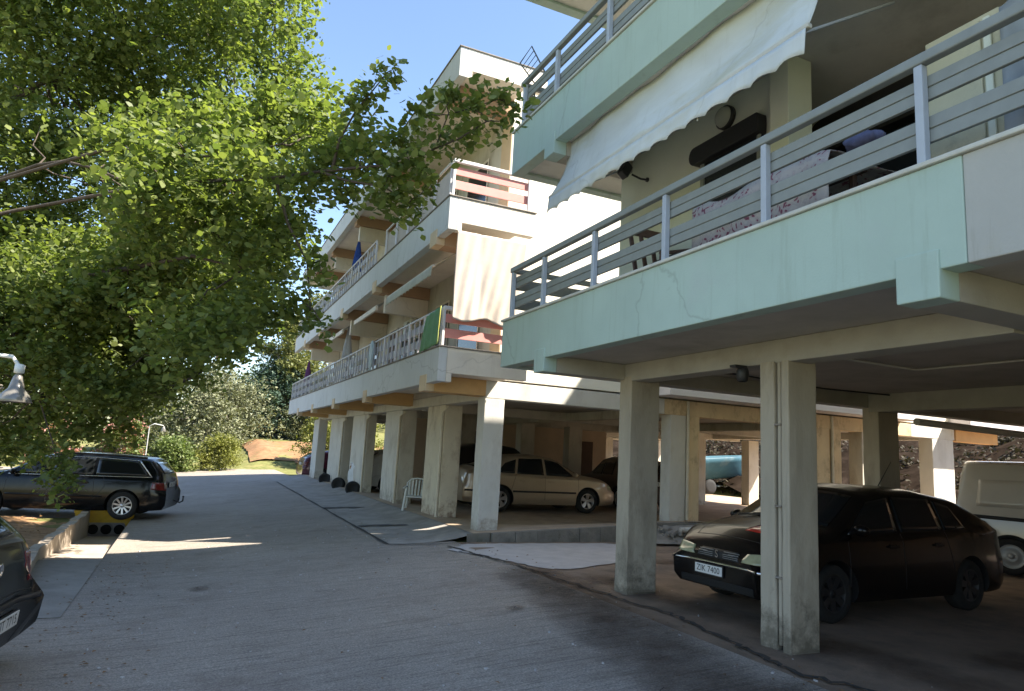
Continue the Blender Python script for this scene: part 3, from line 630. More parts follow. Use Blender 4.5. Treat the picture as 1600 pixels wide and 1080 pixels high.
# retractable awnings of the far block
def faraw(y0, y1, xf, zf, label, scal=True, col=(.50, .48, .40)):
    m_ = mat('far_awning_cloth', col, .85, .1, 3)
    b = MB(); b.grid(lambda u, v: (4.5+(xf-4.5)*v, y0+u*(y1-y0), 5.62+(zf-5.62)*v), 8, 6); a = b.build('awning', m_, FB); a['label'] = label
    q = a.modifiers.new('solid', 'SOLIDIFY'); q.thickness = .01
    fp(lambda b: b.box(xf-.03, xf+.03, y0, y1, zf-(.04 if scal else .13), zf), 'front_bar', M['cream'], a)
    if scal: valance(a, xf-.035, y0, y1, zf-.03, .24, 14, m_, amp=.02)
faraw(12.7, 16.2, 3.98, 5.24, 'cream awning with a scalloped valance under the upper balcony')
faraw(17.5, 20.2, 4.02, 5.26, 'half rolled cream awning beyond the scalloped one', False)
faraw(21.9, 24.6, 4.02, 5.26, 'small cream awning furthest along the lower balcony', False)
# curtain closing the end of the lower balcony
b = MB()
def cu(u, v):
    x = 4.03+u*(5.46-4.03-.17*v)
    fold = .010*math.sin(u*13+2.5*math.sin(v*3))+.02*math.exp(-((u-.35-.05*v)/.05)**2)+.010*math.sin(u*41+v*7)+.035*math.sin(v*4+u*5)+.012*math.sin(v*13+u*21)
    return (x, 11.54+fold*(.35+.65*v), 5.64-v*(1.66+.05*math.sin(u*9)))
b.grid(cu, 70, 40)
cu_ = b.build('canvas_curtain', mat('canvas', (.55, .48, .42), .9, .07, 4, .1, 60)); q = cu_.modifiers.new('solid', 'SOLIDIFY'); q.thickness = .006
tag(cu_, 'wrinkled cream canvas curtain closing the end of the lower balcony', 'curtain')
# towel over the corner rail
b = MB(); b.grid(lambda u, v: (3.862-.03*math.sin(v*2)+.012*math.sin(u*16), 11.66+u*(.85+.2*v), 4.20-v*.70-.06*u), 24, 14)
tw = b.build('green_towel', mat('towel_green', (.15, .30, .15), .95, .12, 6)); q = tw.modifiers.new('solid', 'SOLIDIFY'); q.thickness = .008
tag(tw, 'green towel hung over the corner of the lower balcony rail', 'towel')
b = MB(); b.tube([(3.84, 11.65, 4.2), (3.83, 11.68, 3.5)], .01, 6); b.build('yellow_edge', mat('yellow_trim', (.6, .55, .12), .8, .1, 6), tw)
# folded parasols
def parasol(y, x, zb, zt, m, label, m2=None):
    p = empty('folded_parasol', (x, y, zb), label, 'parasol')
    b = MB(); b.lathe([(.02, zt), (.05, zt-.12), (.10, zt-.45), (.15, zt-.85), (.17, zt-1.05), (.10, zt-1.08), (.03, zt-1.0)], (x, y, 0), 'z', 14)
    for i, v in enumerate(b.v):
        a = math.atan2(v[1]-y, v[0]-x); q = 1+.28*math.sin(a*4); b.v[i] = (x+(v[0]-x)*q, y+(v[1]-y)*q, v[2])
    b.build('canopy', m, p)
    part(lambda b: b.tube([(x, y, zb+.04), (x, y, zt+.05)], .018, 8), 'pole', M['plastic'], p, bevel=0)
    part(lambda b: b.lathe([(0, zb), (.22, zb), (.22, zb+.05), (.05, zb+.08), (.03, zb+.2), (0, zb+.2)], (x, y, 0)), 'base', M['black'], p, bevel=0)
parasol(22.3, 4.28, 3.0, 5.42, mat('parasol_white', (.55, .54, .58), .9, .08, 5), 'folded white parasol on the lower balcony')
parasol(22.0, 4.28, 5.85, 8.32, mat('parasol_blue', (.03, .08, .34), .9, .3, 9), 'folded blue patterned parasol on the upper balcony')
parasol(30.6, 4.28, 3.0, 5.12, mat('parasol_purple', (.14, .05, .16), .9, .3, 9), 'folded purple parasol at the far end of the lower balcony')
# rolled white sheet tied to the rail
bundle('white_towel', (3.84, 16.9, 3.85), (.03, .22, .38), mat('cloth_paleblue', (.5, .58, .62), .9, .1, 12), 'pale blue towel hung on the middle of the lower balcony rail', 'towel')

# ================================================================ VEHICLES
def paint(name, c, metal=.5, rough=.28, coat=1., spec=.5):
    m = mat(name, c, rough, .05, 3, metal=metal, coat=coat, spec=spec, stain=(c[0]*.8+.008, c[1]*.8+.007, c[2]*.8+.005), sscale=1.5, samt=.35)
    m.node_tree.nodes['Principled BSDF'].inputs['Coat Roughness'].default_value = .06
    return m
def smooth_interp(pts, k=5):
    xs = np.array([p[0] for p in pts], float); zs = np.array([p[1] for p in pts], float)
    X = np.linspace(xs[0], xs[-1], 400); Z = np.interp(X, xs, zs)
    ker = np.hanning(2*k+3); ker /= ker.sum(); Zp = np.convolve(np.pad(Z, (k+1, k+1), 'edge'), ker, 'valid')
    return lambda x: float(np.interp(x, X, Zp))
class Car:
    def __init__(s, name, label, cat, loc, rz, L, W, top, belt, zb=.2, tumble=.32, rear_taper=.12, nose_taper=.22, nose=None, tail=None, wx=(-1.3, 1.3), wr=.31, m=None, group=None, tilt=0., shade=None):
        s.root = empty(name, loc, label, cat, group, rz); s.root.rotation_euler = (0, tilt, rz); s.L, s.W, s.wx, s.wr, s.m = L, W, wx, wr, m
        tp = smooth_interp(top, 6); bl = smooth_interp(belt, 4); h = L/2
        def hw(x):
            k = W/2
            a = (x-(h-.75))/.75
            if a > 0: k -= nose_taper*a**2.4
            a = (-x-(h-.6))/.6
            if a > 0: k -= rear_taper*a**2.6
            return k
        def width(x, z):
            w0 = hw(x); zt = tp(x); b = min(bl(x), zt-.03)
            if z < .32: w0 -= .05*((.32-z)/.12)**1.5 if z > .2 else .05
            if z > .5: w0 -= .035*min((z-.5)/max(b-.5, .1), 1)**2
            if z > b: w0 -= .02*min((z-b)/.03, 1)+tumble*(z-b)
            rd = .09 if zt-b > .15 else .07
            if z > zt-rd: q = min((z-(zt-rd))/rd, 1); w0 -= rd*1.3*(1-math.sqrt(max(1-q*q, 0)))
            return max(w0, .1)
        nf = smooth_interp(nose or [(.2, -.08), (.35, 0), (.55, 0), (.62, -.05), (.75, -.10)], 3)
        tf = smooth_interp(tail or [(.2, -.06), (.35, 0), (.6, 0), (.66, -.04), (1.0, -.06)], 3)
        ns, nr = 96, 20
        xs = [-h+L*(.5-.5*math.cos(math.pi*i/ns))*1.0 for i in range(ns+1)]
        xs = [(a*.5+(-h+L*i/ns)*.5) for i, a in enumerate(xs)]
        vs = []; ring = None
        for x in xs:
            zt = tp(x); half = []
            zbb = zb+.04*max(0, (abs(x)-(h-.7))/.7)
            for i in range(nr+1):
                t = i/nr; t = t*.6+(1-(1-t)**2)*.4; z = zbb+(zt-zbb)*t; half.append((width(x, z), z))
            wt = half[-1][0]
            for q in (.8, .55, .28): half.append((wt*q, zt+.035*(1-q*q)*min(1, wt/.5)))
            bot = [(half[0][0]*q, zbb) for q in (0, .5, .85)]
            pts = bot+half+[(0, zt+.035*min(1, wt/.5))]
            full = [(y, z) for y, z in pts]+[(-y, z) for y, z in pts[-2:0:-1]]
            ring = len(full)
            for y, z in full:
                a = min(max((x-(h-.55))/.55, 0), 1)**2; c = min(max((-x-(h-.45))/.45, 0), 1)**2
                vs.append((x+a*nf(z)-c*tf(z), y, z))
        fs = [(i*ring+j, (i+1)*ring+j, (i+1)*ring+(j+1) % ring, i*ring+(j+1) % ring) for i in range(ns) for j in range(ring)]
        b = MB(); b.add(vs, fs, True); b.add(vs[:ring], [tuple(range(ring))], True); b.add(vs[-ring:], [tuple(range(ring))[::-1]], True)
        # weld caps
        body = b.build('body', [m, M['black']], s.root, world=False)
        bm = bmesh.new(); bm.from_mesh(body.data); bmesh.ops.remove_doubles(bm, verts=bm.verts, dist=1e-5); bmesh.ops.recalc_face_normals(bm, faces=bm.faces)
        bmesh.ops.triangulate(bm, faces=[f for f in bm.faces if len(f.verts) > 4]); bm.to_mesh(body.data)
        s.bvh = BVHTree.FromBMesh(bm); bm.free()
        # wheel arches
        cb = MB()
        for x in wx:
            for sg in (-1, 1):
                o_ = []
                cb.lathe([(0, sg*(W/2-.30)), (wr+.055, sg*(W/2-.30)), (wr+.055, sg*(W/2+.3)), (0, sg*(W/2+.3))], (x, 0, wr), 'y', 40, False)
        cut = cb.build('cut', M['black'], None)
        bm = bmesh.new(); bm.from_mesh(cut.data); bmesh.ops.remove_doubles(bm, verts=bm.verts, dist=1e-5); bmesh.ops.recalc_face_normals(bm, faces=bm.faces); bm.to_mesh(cut.data); bm.free()
        cut.parent = s.root
        md = body.modifiers.new('b', 'BOOLEAN'); md.object = cut; md.operation = 'DIFFERENCE'; md.solver = 'EXACT'
        dg = bpy.context.evaluated_depsgraph_get(); dg.update()
        me = bpy.data.meshes.new_from_object(body.evaluated_get(dg)); body.modifiers.clear()
        if len(me.polygons) > 500: body.data = me
        bpy.data.objects.remove(cut)
        me = body.data
        while len(me.materials) < 2: me.materials.append(M['black'])
        me.materials[0] = m; me.materials[1] = M['black']
        for p in me.polygons:
            c = p.center; inside = any(math.hypot(c.x-x, c.z-wr) < wr+.056 for x in wx) and abs(c.y) < W/2-.012
            p.material_index = 1 if (inside or (c.z < zb+.02 and abs(p.normal.z) > .8)) else 0; p.use_smooth = True
        es = body.modifiers.new('es', 'EDGE_SPLIT'); es.split_angle = R(38)
        s.body = body
        for x in wx:
            for sg in (-1, 1): s.wheel(x, sg)
    rimstyle = 'multi'
    def hit(s, kind, a, b):
        o, d = {'l': (Vector((a, 3, b)), Vector((0, -1, 0))), 'r': (Vector((a, -3, b)), Vector((0, 1, 0))),
                'f': (Vector((5, a, b)), Vector((-1, 0, 0))), 'b': (Vector((-5, a, b)), Vector((1, 0, 0))), 't': (Vector((a, b, 4)), Vector((0, 0, -1)))}[kind]
        p, n, _, _ = s.bvh.ray_cast(o, d)
        if p is None: return None
        if n.dot(d) > 0: n = -n
        return p, n
    def decal(s, name, kind, bottom, top, m, off=.005, nu=10, nv=6, parent=None, skirt=.015, mb=None):
        B = [Vector(p) for p in bottom]; T = [Vector(p) for p in top]
        def ev(P, t):
            k = t*(len(P)-1); i = min(int(k), len(P)-2); return P[i].lerp(P[i+1], k-i)
        b = mb or MB(); G = {}; o0 = len(b.v)
        for i in range(nu+1):
            for j in range(nv+1):
                q = ev(B, i/nu).lerp(ev(T, i/nu), j/nv); h = s.hit(kind, q.x, q.y)
                if h is None: continue
                G[i, j] = len(b.v); b.v.append(tuple(h[0]+h[1]*off)); G[i, j, 's'] = len(b.v); b.v.append(tuple(h[0]-h[1]*skirt))
        for i in range(nu):
            for j in range(nv):
                k = [(i, j), (i+1, j), (i+1, j+1), (i, j+1)]
                if all(q in G for q in k): b.f.append(tuple(G[q] for q in k)); b.mi.append(0); b.sm.append(True)
        rim = [(i, 0) for i in range(nu)]+[(nu, j) for j in range(nv)]+[(i, nv) for i in range(nu, 0, -1)]+[(0, j) for j in range(nv, 0, -1)]
        for p, q in zip(rim, rim[1:]+rim[:1]):
            if p in G and q in G: b.f.append((G[p], G[q], G[(*q, 's')], G[(*p, 's')])); b.mi.append(0); b.sm.append(False)
        if mb is not None: return None
        return b.build(name, m, parent or s.root, world=False)
    def quad(s, name, kind, pts, m, **k):   # pts: bl, br, tr, tl
        return s.decal(name, kind, [pts[0], pts[1]], [pts[3], pts[2]], m, **k)
    def seam(s, kind, lines, m=None, wd=.007):
        for (x0, z0), (x1, z1) in lines:
            b = MB(); d = Vector((x1-x0, z1-z0)); n = Vector((-d.y, d.x)).normalized()*wd/2
            s.decal('s', kind, [(x0-n.x, z0-n.y), (x1-n.x, z1-n.y)], [(x0+n.x, z0+n.y), (x1+n.x, z1+n.y)], None, off=.002, nu=14, nv=1, mb=b)
            if b.f: b.build('door_seam', m or M['black'], s.body, world=False)
    def wheel(s, x, sg, y=None):
        r = s.wr; y = (s.W/2-.03)*sg if y is None else y; wd = .2
        t = MB(); i = -sg
        t.lathe([(r*.64, y), (r*.72, y+sg*.012), (r*.93, y+sg*.004), (r, y-sg*.03), (r, y-sg*(wd-.03)), (r*.93, y-sg*wd), (r*.64, y-sg*wd)], (x, 0, r), 'y', 36)
        tyre = t.build('wheel', M['rubber'], s.root, world=False)
        b = MB(); st = s.rimstyle; R0 = r*.66
        b.lathe([(R0, y-sg*.005), (R0-.012, y+sg*.004), (R0-.025, y-sg*.01), (R0-.03, y-sg*.12)], (x, 0, r), 'y', 36)
        b.lathe([(0, y-sg*.02), (r*.15, y-sg*.02), (r*.17, y-sg*.05)], (x, 0, r), 'y', 20)
        if st == 'steel':
            b.lathe([(r*.15, y-sg*.03), (r*.30, y-sg*.015), (r*.42, y-sg*.055), (R0-.025, y-sg*.05)], (x, 0, r), 'y', 30)
        else:
            n, w0, w1 = {'multi': (10, .03, .045), 'five': (5, .05, .12), 'cover': (7, .05, .10)}[st]
            for k in range(n):
                a = 2*math.pi*k/n+.2; c, q = math.cos(a), math.sin(a); px, pz = -q, c
                r0_, r1 = r*.1, R0-.015
                vs = [(x+c*r0_+px*w0/2, y-sg*.022, r+q*r0_+pz*w0/2), (x+c*r0_-px*w0/2, y-sg*.022, r+q*r0_-pz*w0/2), (x+c*r1-px*w1/2, y-sg*.006, r+q*r1-pz*w1/2), (x+c*r1+px*w1/2, y-sg*.006, r+q*r1+pz*w1/2)]
                vs += [(v[0], v[1]-sg*.03, v[2]) for v in vs]
                b.add(vs, [(0, 1, 2, 3), (0, 4, 5, 1), (1, 5, 6, 2), (2, 6, 7, 3), (3, 7, 4, 0)])
        b.build('rim', (M['black'] if s.m.name == 'paint_black' else M['steelrim']) if st in ('steel', 'cover') else M['rim'], tyre, world=False)
        d = MB(); d.lathe([(0, y-sg*.09), (R0-.028, y-sg*.09)], (x, 0, r), 'y', 24); d.build('brake', M['dark'], tyre, world=False)
    def plate(s, kind, a, z, txt, wd=.52, ht=.11, off=.02):
        h = s.hit(kind, a, z); p, n = h; n = Vector((n.x, n.y, 0)).normalized()
        u = Vector((0, 0, 1)).cross(n).normalized(); c = p+n*off
        b = MB(); b.obox(c, wd/2, .006, ht/2, (u, n, (0, 0, 1))); o = b.build('number_plate', M['plate'], s.root, world=False, bevel=.003)
        vs, fs = text_mesh(txt, ht*.95, .001); b = MB(); b.add([c+n*.0085+u*v[0]+Vector((0, 0, v[1])) for v in vs], fs); b.build('plate_text', M['ink'], o, world=False)
        b = MB(); b.obox(c-n*.008, wd/2+.012, .008, ht/2+.012, (u, n, (0, 0, 1))); b.build('plate_holder', M['black'], o, world=False)
    def handle(s, kind, x, z, m):
        h = s.hit(kind, x, z); p, n = h; b = MB(); b.obox(p+n*.018, .085, .012, .014, ((1, 0, 0), n, (0, 0, 1))); b.obox(p+n*.003, .06, .006, .028, ((1, 0, 0), n, (0, 0, 1)))
        b.build('door_handle', m, s.root, world=False, bevel=.006)
    def mirror(s, x, z, m, sides=('l', 'r')):
        for k in sides:
            h = s.hit(k, x, z)
            if not h: continue
            p, n = h; b = MB(); sg = 1 if k == 'l' else -1; c = p+Vector((0.02, sg*.12, .03))
            b.lathe([(0, -.05), (.05, -.045), (.075, -.01), (.078, .03), (0, .03)], (0, 0, 0), 'x', 16)
            b.v = [(c.x-v[0], c.y+v[1]*1.25, c.z+v[2]*.85) for v in b.v]; b.bar(p, c, .03, .04)
            b.build('wing_mirror', m, s.root, world=False)

def side_windows(c, kinds, wins, m=None):
    for k in kinds:
        for bt, tp in wins: c.decal('side_window', k, bt, tp, m or M['glass'], off=.005, nu=12, nv=6)

# ---- black estate car by the ditch (heading left)
Car.rimstyle = 'multi'
pb = paint('paint_black_blue', (.005, .006, .008), 0, .15, .25, .2)
wag = Car('parked_car', 'black estate car with ten-spoke wheels parked behind the yellow ditch wall', 'car', (-2.50, 19.62, -.395), R(180-11), 4.62, 1.80,
  top=[(-2.31, .72), (-2.30, .95), (-2.28, 1.03), (-1.85, 1.40), (-1.2, 1.44), (-.3, 1.455), (.35, 1.40), (1.1, 1.0), (1.9, .90), (2.25, .76), (2.31, .6)],
  belt=[(-2.31, .95), (-1.8, .97), (0, .94), (1.2, .90), (2.375, .8)], wx=(-1.42, 1.36), wr=.325, m=pb, tumble=.34, rear_taper=.14,
  tail=[(.2, -.10), (.35, 0), (.62, 0), (.68, -.06), (1.0, -.10)])
side_windows(wag, 'lr', [([(.18, .985), (.95, .965)], [(.15, 1.35), (.42, 1.30)]), ([(-.72, .995), (.12, .985)], [(-.70, 1.375), (.10, 1.355)]), ([(-1.92, 1.01), (-.78, .998)], [(-1.62, 1.34), (-.77, 1.37)])])
for k in 'lr':
    wag.decal('window_trim', k, [(-1.98, .985), (1.0, .945)], [(-1.98, .998), (1.0, .958)], M['chrome'], off=.008, nu=30, nv=1)
    wag.decal('window_trim', k, [(-1.98, .99), (-1.66, 1.36)], [(-1.955, .99), (-1.64, 1.345)], M['chrome'], off=.008, nu=8, nv=1)
    wag.decal('window_trim', k, [(-1.66, 1.352), (-.7, 1.385), (.15, 1.37), (.45, 1.315)], [(-1.66, 1.362), (-.7, 1.395), (.15, 1.38), (.45, 1.325)], M['chrome'], off=.008, nu=24, nv=1)
    wag.seam(k, [((.15, .97), (.17, .35)), ((-.75, .97), (-.80, .45)), ((1.0, .9), (1.02, .4)), ((-.80, .45), (-1.0, .75)), ((-1.0, .75), (-.95, .97))])
    wag.handle(k, -.58, .82, pb); wag.handle(k, .38, .82, pb)
    wag.decal('tail_light', k, [(-2.30, .68), (-1.98, .72)], [(-2.30, .86), (-2.0, .88)], M['redlens'], off=.006)
    wag.decal('side_molding', k, [(-.98, .50), (.98, .50)], [(-.98, .54), (.98, .54)], pb, off=.012, nu=20, nv=1)
    wag.quad('roof_rail', 't', [(-1.75, .52 if k == 'l' else -.52), (.2, .56 if k == 'l' else -.56), (.2, .585 if k == 'l' else -.585), (-1.75, .545 if k == 'l' else -.545)], M['black'], off=.035, nu=16, nv=1, skirt=.0)
wag.mirror(.85, .98, pb)
wag.quad('rear_window', 'b', [(-.60, 1.06), (.60, 1.06), (.50, 1.33), (-.50, 1.33)], M['glass'])
wag.quad('tail_light', 'b', [(-.80, .70), (-.55, .72), (-.55, .87), (-.80, .86)], M['redlens'])
wag.quad('tail_light', 'b', [(.55, .72), (.80, .70), (.80, .86), (.55, .87)], M['redlens'])
wag.quad('windscreen', 't', [(.48, -.60), (1.08, -.68), (1.08, .68), (.48, .60)], M['glass'], off=.006)
wag.plate('b', 0, .80, 'ZHB 3208')
part(lambda b: (b.tube([(-2.30, -.1, .42), (-2.45, -.1, .36), (-2.52, -.1, .40), (-2.52, -.1, .47)], .018, 8), b.lathe([(0, -.025), (.02, -.018), (.027, 0), (.02, .018), (0, .025)], (-2.52, -.1, .50), 'z', 12)), 'tow_bar', M['black'], None)
tb_ = bpy.data.objects['tow_bar']; tb_.parent = wag.root
# ---- dark hatchback at the left edge, tail towards the road
Car.rimstyle = 'five'
pg = paint('paint_dark_green', (.007, .009, .010), 0, .2, .4, .3)
hat = Car('parked_car', 'dark hatchback at the left edge, its tail and number plate towards the driveway', 'car', (-3.13, 6.90, -.37), R(172), 4.05, 1.74,
  top=[(-2.02, .80), (-1.98, .98), (-1.90, 1.05), (-1.45, 1.36), (-.9, 1.43), (-.1, 1.44), (.4, 1.36), (1.05, .98), (1.7, .88), (1.98, .74), (2.02, .6)],
  belt=[(-2.02, .94), (-1.5, .95), (0, .92), (1.0, .90), (2.02, .8)], wx=(-1.27, 1.25), wr=.31, m=pg, tumble=.34, rear_taper=.16,
  tail=[(.2, -.12), (.33, 0), (.56, .03), (.60, -.03), (.66, -.10), (.9, -.10), (1.05, -.12)])
side_windows(hat, 'lr', [([(-.5, .96), (.85, .93)], [(-.5, 1.34), (.35, 1.29)]), ([(-1.35, .99), (-.56, .965)], [(-1.15, 1.30), (-.56, 1.34)])])
hat.quad('rear_window', 'b', [(-.56, 1.08), (.56, 1.08), (.46, 1.31), (-.46, 1.31)], M['glass'])
for sg in (-1, 1):
    q = [(sg*.52, .70), (sg*.78, .70), (sg*.77, .93), (sg*.55, .93)]
    if sg < 0: q = [q[1], q[0], q[3], q[2]]
    hat.quad('tail_light', 'b', q, M['redlens'])
hat.decal('bumper_strip', 'b', [(-.80, .54), (0, .54), (.80, .54)], [(-.80, .585), (0, .585), (.80, .585)], M['black'], off=.02, nu=24, nv=2)
hat.seam('b', [((-.58, .63), (.58, .63)), ((-.58, .63), (-.54, 1.0)), ((.58, .63), (.54, 1.0))])
hat.plate('b', -.22, .42, 'EIT 7715')
b = MB(); h_ = hat.hit('b', 0, .86); b.lathe([(0, 0), (.055, 0), (.06, -.01), (.04, -.014), (.035, -.006), (0, -.006)], tuple(h_[0]), 'x', 24); b.build('badge', M['chrome'], hat.root, world=False)
hat.quad('windscreen', 't', [(.45, -.58), (1.02, -.66), (1.02, .66), (.45, .58)], M['glass'], off=.006)
# ---- black car under the near block
Car.rimstyle = 'cover'
pk = paint('paint_black', (.006, .005, .005), 0, .25, .3, .2)
st = Car('parked_car', 'black car with yellowed headlamps and a red mark on its bonnet under the near flats', 'car', (7.66, 6.36, 0), R(180+3), 4.40, 1.74,
  top=[(-2.2, .80), (-2.16, 1.0), (-1.95, 1.06), (-1.30, 1.33), (-.6, 1.42), (.1, 1.425), (.5, 1.37), (1.15, .98), (1.75, .88), (2.1, .74), (2.2, .58)],
  belt=[(-2.2, .96), (-1.5, .96), (0, .91), (1.2, .87), (2.2, .8)], wx=(-1.28, 1.26), wr=.305, m=pk, tumble=.36, nose_taper=.24,
  nose=[(.2, -.10), (.33, 0), (.52, .02), (.56, -.03), (.62, -.08), (.8, -.14)])
side_windows(st, 'lr', [([(.10, .945), (.98, .92)], [(.08, 1.33), (.50, 1.27)]), ([(-.78, .965), (.03, .948)], [(-.72, 1.33), (.02, 1.34)]), ([(-1.28, .985), (-.84, .97)], [(-1.08, 1.25), (-.80, 1.31)])])
st.quad('windscreen', 't', [(.56, -.56), (1.13, -.66), (1.13, .66), (.56, .56)], M['glass'], off=.006)
for k in 'lr': st.seam(k, [((.06, .93), (.05, .32)), ((-.80, .95), (-.92, .5)), ((1.02, .88), (1.02, .38))]); st.handle(k, -.62, .80, pk); st.handle(k, .25, .79, pk)
st.mirror(.88, .95, pk)
st.decal('bumper_strip', 'f', [(-.82, .50), (0, .50), (.82, .50)], [(-.82, .525), (0, .525), (.82, .525)], M['chrome'], off=.018, nu=28, nv=1)
for sg in (-1, 1):
    q = [(sg*.36, .575), (sg*.72, .585), (sg*.72, .70), (sg*.40, .665)]
    if sg < 0: q = [q[1], q[0], q[3], q[2]]
    st.quad('headlight', 'f', q, M['headlens'], off=.01)
st.quad('grille', 'f', [(-.32, .565), (.32, .565), (.27, .665), (-.27, .665)], M['black'], off=.006)
for z in (.585, .605, .625, .645):
    st.quad('grille_bar', 'f', [(-.30, z-.002), (-.08, z-.002), (-.08, z+.002), (-.30, z+.002)], M['steelrim'], off=.012, nv=1); st.quad('grille_bar', 'f', [(.08, z-.002), (.30, z-.002), (.30, z+.002), (.08, z+.002)], M['steelrim'], off=.012, nv=1)
h_ = st.hit('f', 0, .615)
vs, fs = text_mesh('S', .12, .006); b = MB(); b.add([(h_[0].x+.02+v[2], -v[0]*-1, .615+v[1]) for v in vs], fs); b.build('emblem', M['chrome'], st.root, world=False)
st.plate('f', -.12, .43, 'ZIK 7400', .42, .10, .022)
st.quad('lower_intake', 'f', [(-.55, .25), (.55, .25), (.55, .33), (-.55, .33)], M['dark'])
st.quad('bonnet_panel', 't', [(1.25, .10), (1.80, .10), (1.80, .42), (1.25, .42)], mat('red_paint_mark', (.50, .03, .02), .3, .1, 5, coat=1), off=.003)
st.seam('t', [((1.2, -.66), (1.95, -.50)), ((1.2, .66), (1.95, .50)), ((1.95, -.50), (1.95, .50))])
part(lambda b: b.tube([(-.75, 0, 1.44), (-1.05, 0, 1.78)], [.008, .004], 6), 'antenna', M['black'], None, bevel=0); a_ = bpy.data.objects['antenna']; a_.parent = st.root
b = MB(); b.tube([(1.16, -.55, 1.02), (1.12, -.1, 1.04), (1.20, .2, 1.01)], .009, 6); b.tube([(1.16, .1, 1.02), (1.10, .5, 1.05)], .009, 6); b.build('wiper', M['black'], st.root, world=False)
# ---- gold car in the garage
Car.rimstyle = 'five'
pgo = paint('paint_gold', (.48, .38, .27), .5, .32)
go = Car('parked_car', 'gold saloon car with five-spoke wheels parked on the tan garage floor', 'car', (8.45, 16.85, .155), R(0), 4.50, 1.73,
  top=[(-2.25, .80), (-2.2, 1.0), (-2.0, 1.05), (-1.45, 1.22), (-.95, 1.40), (-.2, 1.445), (.35, 1.38), (1.05, 1.0), (1.75, .90), (2.15, .76), (2.25, .6)],
  belt=[(-2.25, .95), (-1.5, .95), (0, .91), (1.2, .88), (2.25, .8)], wx=(-1.26, 1.30), wr=.315, m=pgo, tumble=.34)
side_windows(go, 'lr', [([(.05, .945), (.90, .93)], [(.03, 1.35), (.42, 1.29)]), ([(-.80, .96), (-.02, .948)], [(-.72, 1.34), (-.04, 1.36)]), ([(-1.35, .98), (-.86, .965)], [(-1.12, 1.22), (-.80, 1.32)])])
for k in 'lr':
    go.seam(k, [((.0, .93), (.0, .32)), ((-.83, .95), (-.98, .5)), ((1.0, .88), (1.0, .36))]); go.handle(k, -.66, .80, pgo); go.handle(k, .18, .79, pgo)
    go.decal('side_molding', k, [(-.92, .50), (.92, .50)], [(-.92, .545), (.92, .545)], M['black'], off=.014, nu=20, nv=1)
    go.decal('bumper_molding', k, [(-2.2, .50), (-1.65, .50)], [(-2.2, .545), (-1.65, .545)], M['black'], off=.014, nu=10, nv=1)
    go.decal('headlight', k, [(1.95, .62), (2.15, .60)], [(1.92, .74), (2.12, .72)], M['headlens'], off=.008)
go.mirror(.86, .96, pgo)
go.quad('windscreen', 't', [(.46, -.56), (1.03, -.66), (1.03, .66), (.46, .56)], M['glass'], off=.006)
go.quad('rear_window', 't', [(-1.9, -.56), (-1.15, -.52), (-1.15, .52), (-1.9, .56)], M['glass'], off=.006)
# ---- black car behind the gold one
Car.rimstyle = 'cover'
def plaincar(label, loc, rz, m, L=4.2, H=1.44, group=None):
    c = Car('parked_car', label, 'car', loc, rz, L, 1.70, top=[(-L/2, .80), (-L/2+.05, 1.0), (-L/2+.18, 1.08), (-1.45, H-.1), (-.9, H-.01), (-.1, H), (.4, H-.07), (1.05, .98), (1.7, .88), (L/2-.08, .74), (L/2, .6)],
      belt=[(-L/2, .95), (0, .92), (1.0, .9), (L/2, .8)], wx=(-1.25, 1.25), wr=.305, m=m, tumble=.34, group=group)
    side_windows(c, 'lr', [([(.05, .95), (.90, .93)], [(.03, 1.33), (.40, 1.28)]), ([(-.78, .96), (-.02, .95)], [(-.74, 1.33), (-.04, 1.34)])])
    c.quad('rear_window', 'b', [(-.56, 1.10), (.56, 1.10), (.48, H-.13), (-.48, H-.13)], M['glass'])
    c.quad('tail_light', 'b', [(-.80, .70), (-.58, .70), (-.58, .92), (-.80, .90)], M['redlens']); c.quad('tail_light', 'b', [(.58, .70), (.80, .70), (.80, .90), (.58, .92)], M['redlens'])
    c.quad('headlight', 'f', [(-.72, .6), (-.42, .6), (-.42, .70), (-.72, .70)], M['headlens']); c.quad('headlight', 'f', [(.42, .6), (.72, .6), (.72, .70), (.42, .70)], M['headlens'])
    c.quad('windscreen', 't', [(.45, -.56), (1.0, -.64), (1.0, .64), (.45, .56)], M['glass'], off=.006)
    c.plate('b', 0, .78, 'ZKE 5512')
    return c
p3 = paint('paint_black_plain', (.015, .015, .017), .2, .35)
plaincar('black car in the dark of the garage behind the gold car', (8.5, 19.3, .15), R(0), p3, H=1.70)
plaincar('white car with its red tail lamp showing between the far columns', (7.2, 23.6, .1), R(8), paint('paint_white', (.55, .55, .54), 0, .35))
plaincar('maroon car at the far end of the columns', (6.9, 34.2, -.15), R(3), paint('paint_maroon', (.08, .012, .03), .3, .3))
plaincar('dark car deep in the garage between the middle columns', (8.6, 28.6, .1), R(5), paint('paint_dark_blue', (.02, .025, .04), .3, .3))
plaincar('dark car deep in the garage left of the boat', (12.5, 18.3, .2), R(80), paint('paint_dark_brown', (.03, .018, .014), .3, .35), H=1.5)
